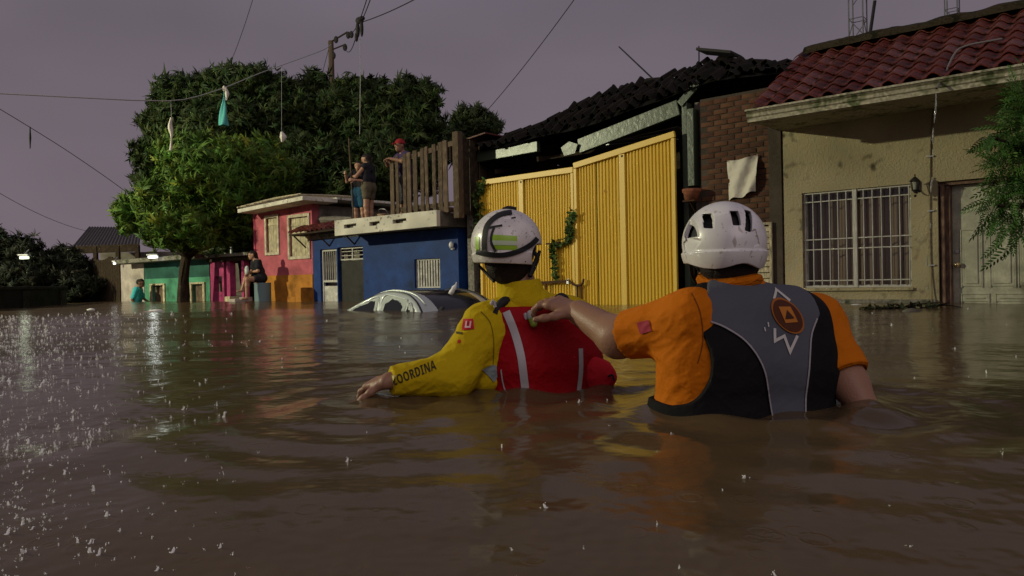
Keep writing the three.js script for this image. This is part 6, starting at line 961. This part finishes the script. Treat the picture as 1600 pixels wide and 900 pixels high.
// ---------------------------------------------------------------- people further off
function figure(label, pos, yaw, H, ov, cl, group) { // ov: joints that leave the standing pose; cl: clothes
  const s = H / 1.65, J = { hipL: [0.085, 0.88, 0], hipR: [-0.085, 0.88, 0], kneeL: [0.10, 0.47, 0.02], kneeR: [-0.10, 0.47, 0.02], ankL: [0.10, 0.08, 0], ankR: [-0.10, 0.08, 0], shL: [0.165, 1.34, 0], shR: [-0.165, 1.34, 0], elL: [0.23, 1.07, -0.02], elR: [-0.23, 1.07, -0.02], wrL: [0.24, 0.84, 0.08], wrR: [-0.24, 0.84, 0.08], neck: [0, 1.40, 0], head: [0, 1.545, 0.02], look: [0, 0, 1], ...ov };
  const j = {}; for (const k in J) j[k] = V(...J[k]).multiplyScalar(k === 'look' ? 1 : s);
  const o = thing('person', label, 'person', pos, yaw, group), r = v => v * s, mid = (a, b, t = 0.5) => a.clone().lerp(b, t), w = mid(mid(j.hipL, j.hipR), mid(j.shL, j.shR), 0.42), cL = mid(j.hipL, j.shL, 0.45), cR = mid(j.hipR, j.shR, 0.45);
  cL.lerp(w, 0.2); cR.lerp(w, 0.2);
  const torso = [[j.hipL, r(0.105), j.hipR, r(0.105)], [j.hipL, r(0.10), cL, r(0.088)], [j.hipR, r(0.10), cR, r(0.088)], [cL, r(0.088), j.shL.clone().lerp(j.shR, 0.22), r(0.085)], [cR, r(0.088), j.shR.clone().lerp(j.shL, 0.22), r(0.085)], [cL, r(0.085), cR, r(0.085)], [j.shL, r(0.055), j.shR, r(0.055)]];
  const arm = [[j.shL, r(0.05), j.elL, r(0.040)], [j.elL, r(0.039), j.wrL, r(0.027)], [j.shR, r(0.05), j.elR, r(0.040)], [j.elR, r(0.039), j.wrR, r(0.027)]], thigh = [[j.hipL, r(0.092), j.kneeL, r(0.058)], [j.hipR, r(0.092), j.kneeR, r(0.058)]];
  const shin = []; for (const q of ['L', 'R']) { const a = j['ank' + q]; shin.push([j['knee' + q], r(0.056), mid(j['knee' + q], a, 0.35), r(0.052)], [mid(j['knee' + q], a, 0.35), r(0.052), a, r(0.034)], [a.clone().add(V(0, r(-0.035), r(-0.02))), r(0.034), a.clone().add(V(0, r(-0.05), r(0.13))), r(0.026)]); }
  const look = j.look.clone().setY(0), neck = [[j.neck, r(0.052), j.head.clone().add(V(0, r(-0.04), 0)), r(0.052)], [j.neck, r(0.06), mid(j.shL, j.shR), r(0.07)]];
  const body = boneMesh([...torso, ...arm, ...thigh, ...shin, ...neck, ...headBones(j.head, look, s * 0.98)], 0.03, 0.013);
  const hands = ['L', 'R'].map((q, i) => { const a = j['wr' + q], d = a.clone().sub(j['el' + q]).normalize(); return boneMesh(handBones(a, (cl['hand' + q] ? V(...cl['hand' + q]) : d), cl['palm' + q] ? V(...cl['palm' + q]) : V(q === 'L' ? -1 : 1, 0, 0.2), q === 'L' ? 1 : -1, cl['curl' + q] || 0.5, s * 0.95), 0.012, 0.006); });
  mesh('body', join(body, ...hands), cl.skin || SK.light, o);
  const cloth = (n, list, grow, m, lo, hi) => { const b = list.map(x => [x[0], x[1] + grow, x[2], x[3] + grow]); return mesh(n, boneMesh(b, 0.03, 0.012, (d, x, y, z) => { d += folds(x, y, z, 1.0); if (lo !== undefined) d = Math.max(d, lo * s - y); if (hi !== undefined) d = Math.max(d, y - hi * s); return d; }), m, o); };
  if (cl.shirt) cloth('shirt', [...torso, ...(cl.sleeve ? ['L', 'R'].map(q => [j['sh' + q], r(0.056), mid(j['sh' + q], j['el' + q], cl.sleeve), r(0.054)]) : [])], 0.015, cl.shirt, cl.hem, cl.top || 1.43);
  if (cl.bottom) cloth('shorts', [torso[0], [j.hipL, r(0.095), mid(j.hipL, cL, 0.4), r(0.09)], [j.hipR, r(0.095), mid(j.hipR, cR, 0.4), r(0.09)], ...['L', 'R'].map(q => [j['hip' + q], r(0.096), mid(j['hip' + q], j['knee' + q], cl.len || 0.6), r(0.078)])], 0.02, cl.bottom);
  const f = look.clone().normalize(), hb = [[j.head.clone().addScaledVector(f, r(-0.035)).add(V(0, r(0.025), 0)), r(0.088), j.head.clone().addScaledVector(f, r(0.015)).add(V(0, r(0.045), 0)), r(0.078)], ...(cl.long ? [[j.head.clone().addScaledVector(f, r(-0.06)), r(0.07), j.neck.clone().addScaledVector(f, r(-0.075)).add(V(0, r(-0.12), 0)), r(0.04)]] : [])];
  mesh('hair', boneMesh(hb, 0.02, 0.009, (d, x, y, z) => d + 0.004 * fbm(x * 40, y * 40, z * 40, 2)), hairM, o);
  if (cl.cap) { const c = j.head.clone().add(V(0, r(0.035), 0)).addScaledVector(f, r(-0.005)); const cap = mesh('cap', netMesh((x, y, z) => Math.max(Math.hypot(x - c.x, y - c.y, z - c.z) - r(0.106), c.y - r(0.005) - y), new THREE.Box3(c.clone().addScalar(-0.14), c.clone().addScalar(0.14)), 0.009), cl.cap, o); mesh('peak', boneMesh([[c.clone().addScaledVector(f, r(0.09)), r(0.02), c.clone().addScaledVector(f, r(0.17)).add(V(0, r(-0.015), 0)), r(0.018)]], 0.02, 0.008), cl.cap, cap); }
  return o;
}
const roofY = ySl0 + 0.122, blk = fabric(0.02, 0.02, 0.024), face = Math.atan2(N.x, N.z);
const uWa = fU(577, 0.25, 330), uWb = fU(562, 0.35, 330);
figure('woman in dark top and olive shorts hugging the person with the pole', fP(uWa, roofY, 0.25), TH - 1.2, 1.62, { elL: [0.26, 1.12, 0.16], wrL: [0.10, 1.16, 0.34], elR: [-0.24, 1.10, 0.16], wrR: [-0.05, 1.22, 0.33], head: [0.0, 1.53, 0.05] }, { shirt: blk, hem: 1.0, sleeve: 0, bottom: fabric(0.11, 0.095, 0.06), len: 0.45, long: true, skin: SK.light, curlL: 0.7, curlR: 0.7 }, 'people standing on the blue roof');
figure('person in black shirt and blue shorts holding a tall pole on the roof', fP(uWb, roofY, 0.35), TH + 0.35, 1.48, { elR: [-0.30, 1.15, 0.06], wrR: [-0.26, 1.32, 0.20], elL: [0.24, 1.12, 0.14], wrL: [0.06, 1.14, 0.30], head: [0.02, 1.52, 0.05], look: [0.4, 0, 1] }, { shirt: blk, sleeve: 0.7, bottom: fabric(0.02, 0.07, 0.12), len: 0.75, skin: SK.light, long: true, handR: [0.3, 0.2, 0.9], palmR: [1, 0, -0.3], curlR: 1.0 }, 'people standing on the blue roof');
{ const z = 0.5, a = fu(553, 338, z), b = fu(545, 218, z), p = front('tall_pole', 'tall thin pole held upright on the blue house roof', 'pole', a[0]); p.put('pole', bar([a[0], roofY + 0.002, z], [b[0], b[1], z], 0.018, 0.014, 8), M.wood2); p.put('pole_tip', bar([b[0], b[1], z], [b[0] - 0.005, b[1] + 0.05, z], 0.014, 0.006, 8), M.wood2); }
{ const u = fU(634, 0.12, 240); figure('man in red cap leaning on the wooden roof fence', fP(u, roofY, 0.16), TH - 0.15, 1.76, { shL: [0.17, 1.34, 0.04], shR: [-0.17, 1.34, 0.04], elL: [0.27, 1.2, 0.22], wrL: [0.04, 1.27, 0.36], elR: [-0.30, 1.2, 0.20], wrR: [-0.12, 1.25, 0.36], head: [0, 1.55, 0.1], neck: [0, 1.41, 0.03] }, { shirt: fabric(0.05, 0.035, 0.09), sleeve: 0.5, bottom: fabric(0.10, 0.10, 0.11), len: 0.95, cap: fabric(0.26, 0.022, 0.025), skin: SK.brown, handL: [-1, 0, 0.1], palmL: [0, -1, 0], handR: [1, 0, 0.1], palmR: [0, -1, 0] }, 'people standing on the blue roof'); }
{ // seated woman on a drum by the pink wall
  const u = fU(407, 0.5, 450), z = 0.5, seat = fY(403, 442, z), drum = front('steel_drum', 'blue-grey steel drum standing in the water by the pink wall', 'drum', u + 0.02);
  const R = 0.21, h = seat - GROUND; drum.put('drum', new THREE.LatheGeometry([[0, 0], [R, 0], [R, 0.02], [R * 0.97, 0.03], [R * 0.97, h * 0.33], [R * 1.01, h * 0.345], [R * 0.97, h * 0.36], [R * 0.97, h * 0.66], [R * 1.01, h * 0.675], [R * 0.97, h * 0.69], [R * 0.97, h - 0.03], [R, h - 0.02], [R, h], [R - 0.02, h], [R - 0.02, h - 0.015], [0, h - 0.015]].map(a => new THREE.Vector2(...a)), 28).translate(u + 0.02, GROUND, z - 0.05), mat(0.13, 0.19, 0.20, { roughness: 0.5, map: rep(rustC, 0.8) }));
  const f = figure('woman in black shirt and shorts sitting on the drum with one leg drawn up', fP(u, seat - 0.78 + 0.02, z), TH - 0.15, 1.55, { hipL: [0.085, 0.93, -0.02], hipR: [-0.085, 0.93, -0.02], kneeL: [0.10, 0.90, 0.40], ankL: [0.10, 0.44, 0.42], kneeR: [-0.34, 1.06, 0.22], ankR: [-0.36, 0.64, 0.36], shL: [0.15, 1.36, 0.10], shR: [-0.16, 1.36, 0.10], elL: [0.20, 1.12, 0.14], wrL: [-0.02, 1.10, 0.26], elR: [-0.24, 1.14, 0.12], wrR: [-0.12, 1.02, 0.30], neck: [0, 1.42, 0.12], head: [-0.03, 1.55, 0.18], look: [-0.5, 0, 1] }, { shirt: blk, sleeve: 0.6, bottom: blk, len: 0.42, long: true, skin: SK.light });
  const st = front('low_stool', 'small pale concrete block under the seated woman\'s raised foot', 'block', u - 0.42); st.put('block', muv(bx(u - 0.66, u - 0.36, GROUND, 0.10, z + 0.2, z + 0.5, 0.02)), M.white);
  const bagU = front('white_bag', 'white plastic bag on the lap of the seated woman', 'bag', u - 0.05); bagU.put('bag', netMesh((x, y, zz) => ell(x - u + 0.06, y - seat - 0.32, zz - z - 0.33, 0.06, 0.11, 0.05) + 0.02 * fbm(x * 14, y * 14, zz * 14, 3), new THREE.Box3(V(u - 0.25, seat + 0.08, z + 0.18), V(u + 0.12, seat + 0.55, z + 0.5)), 0.012), mat(0.5, 0.55, 0.5, { roughness: 0.6 }));
}
figure('person in turquoise shirt wading along the pale annex wall', fP(fU(212, 0.55, 450), GROUND + 0.02, 0.55), TH + 2.4, 1.78, { elL: [0.26, 1.1, 0.1], wrL: [0.22, 0.98, 0.28], shL: [0.17, 1.34, 0.06], shR: [-0.17, 1.34, 0.06], neck: [0, 1.41, 0.09], head: [0, 1.54, 0.14] }, { shirt: fabric(0.06, 0.42, 0.42), sleeve: 0.75, bottom: blk, len: 0.9, skin: SK.dark });

// ---------------------------------------------------------------- rain on the water, floating scraps
{ // splashes: jets with thrown drops, plus white blobs standing in for lamp glints; nobody could count them
  const jet = (h, lean) => { const p = [], n = 5; for (let k = 0; k <= n; k++) { const t = k / n; p.push(V(lean * t * t * h, t * h, 0)); } return taper(p, [0.16 * h, 0.12 * h, 0.09 * h, 0.12 * h, 0.03 * h], 5); };
  const crown = []; for (let k = 0; k < 3; k++) { const a = k * 2.1 + rr(-0.6, 0.6), h = rr(0.25, 0.8); crown.push(jet(h, 0.7).rotateY(a).translate(0.25 * Math.cos(a), 0, -0.25 * Math.sin(a))); }
  const drop = (x, y, z, r) => new THREE.SphereGeometry(r, 6, 5).translate(x, y, z);
  const blob = (sx, sy, sz, s) => { const g = new THREE.SphereGeometry(1, 8, 6), p = g.attributes.position; for (let i = 0; i < p.count; i++) { const k = 1 + 0.5 * P3(p.getX(i) * 1.7 + s, p.getY(i) * 1.7, p.getZ(i) * 1.7); p.setXYZ(i, p.getX(i) * sx * k, p.getY(i) * sy * k + sy * 0.5, p.getZ(i) * sz * k); } g.computeVertexNormals(); return g; };
  const kinds = [join(blob(0.26, 0.62, 0.2, 3), blob(0.5, 0.16, 0.3, 7), drop(0.8, 0.5, 0.2, 0.13), drop(-0.4, 0.9, 0.1, 0.10)), join(...crown, drop(0.5, 0.9, 0.1, 0.09), drop(-0.3, 1.0, -0.3, 0.07)), join(jet(0.8, -0.4), jet(0.5, 0.9), drop(-0.3, 1.2, 0, 0.1), drop(0.6, 0.7, 0.1, 0.08))];
  const m = mat(0.93, 0.95, 0.90, { roughness: 0.06, transmission: 0.2, thickness: 0.01, ior: 1.33 }), lists = [[], [], []];
  for (let i = 0, c = 0; c < 3400 && i < 60000; i++) {
    const d = 0.9 * Math.pow(13, Math.pow(rnd(), 0.72)), px = rr(-150, 1650), x = (px - 800) / FOC * d, z = -d, keep = 0.006 + 0.994 * Math.pow(clamp((520 - px) / 560, 0, 1), 3);  // crowded to the left to imitate where the lamp glints on water
    if (rnd() > keep || BODIES.some(b => Math.hypot(x - b[0], z - b[1]) < b[2] + 0.12)) continue; if (fP(0, 0, 0).sub(V(x, 0, z)).dot(N) > -0.3) continue;
    c++; lists[rnd() < 0.72 ? 0 : rnd() < 0.5 ? 1 : 2].push([x, waveH(x, z, 0.02) - 0.002, z, 0.0028 * Math.pow(rnd() + 0.05, -0.38) * (1 + 0.36 * d)]);
  }
  lists.forEach((l, k) => { const im = new THREE.InstancedMesh(kinds[k], m, l.length); im.name = 'rain_splashes' + (k ? '_00' + k : ''); im.userData.kind = 'stuff'; tag(im, ['flat beady raindrop splashes and added glints scattered over the brown water', 'crown-shaped raindrop splashes scattered over the brown water', 'forked raindrop splashes scattered over the brown water'][k], 'splashes'); im.castShadow = im.receiveShadow = true; const t = new THREE.Matrix4(), q = new THREE.Quaternion(); l.forEach(([x, y, z, s], i) => { q.setFromEuler(new THREE.Euler(rr(-0.4, 0.4), rr(0, 6.28), rr(-0.4, 0.4))); t.compose(V(x, y, z), q, V(s * rr(0.7, 1.2), s * rr(0.7, 1.5), s)); im.setMatrixAt(i, t); }); scene.add(im); });
}
const wAt = (px, py) => { const r = ray(px, py), t = -CAM_H / r.y; return V(r.x * t, 0, r.z * t); };
{
  const P = wAt(1400, 483), tw = thing('floating_branches', 'dark twigs and weeds floating below the barred window', 'debris', V(P.x, -0.02, P.z));
  for (let k = 0; k < 9; k++) { const a = rr(-0.5, 0.5), x = rr(-0.35, 0.35), L = rr(0.2, 0.5); mesh('twig', taper([V(x, 0.02, rr(-0.1, 0.1)), V(x + L * 0.5 * Math.cos(a), rr(0.03, 0.07), rr(-0.1, 0.1)), V(x + L * Math.cos(a), rr(0.02, 0.12), L * Math.sin(a))], [0.014, 0.01, 0.004], 5), M.bark, tw); }
  const it = []; for (let k = 0; k < 40; k++) it.push([V(rr(-0.4, 0.45), rr(0.02, 0.06), rr(-0.12, 0.12)), V(rr(-1, 1), rr(0, 0.6), rr(-1, 1)), rr(0.5, 1)]); leafCloud('weed_leaves', tw, vineLeaf, M.leaf, it, [0.03, 0.035, 0.015]);
  const scrap = (px, py, lab, m, s = 1) => { const q = wAt(px, py), t = thing('floating_scrap', lab, 'litter', V(q.x, 0, q.z)); const g = new THREE.SphereGeometry(1, 16, 10), p = g.attributes.position; for (let i = 0; i < p.count; i++) { const k = 1 + 0.5 * fbm(p.getX(i) * 1.6 + px, p.getY(i) * 1.6, p.getZ(i) * 1.6, 3); p.setXYZ(i, p.getX(i) * 0.10 * s * k, p.getY(i) * 0.035 * s * k, p.getZ(i) * 0.07 * s * k); } g.computeVertexNormals(); mesh('scrap', g, m, t); };
  scrap(1338, 478, 'crumpled white scrap floating left of the dark twigs', M.plasticWhite, 0.8); scrap(1425, 487, 'flat pale scrap floating under the conduit of the beige wall', M.plasterGrey, 1.0);
  scrap(244, 487, 'white lump of litter floating before the green house', M.plasticWhite, 1.3); scrap(232, 490, 'pinkish litter floating beside the white lump before the green house', mat(0.4, 0.25, 0.25), 1.2); scrap(142, 484, 'pale flat litter floating before the dark fence', M.plasticWhite, 0.8); scrap(418, 486, 'tiny white litter floating before the steel drum', M.plasticWhite, 0.6); scrap(342, 488, 'dark litter floating before the magenta posts', M.dark, 1.3);
}
console.log('built');
renderer.render(scene, camera);
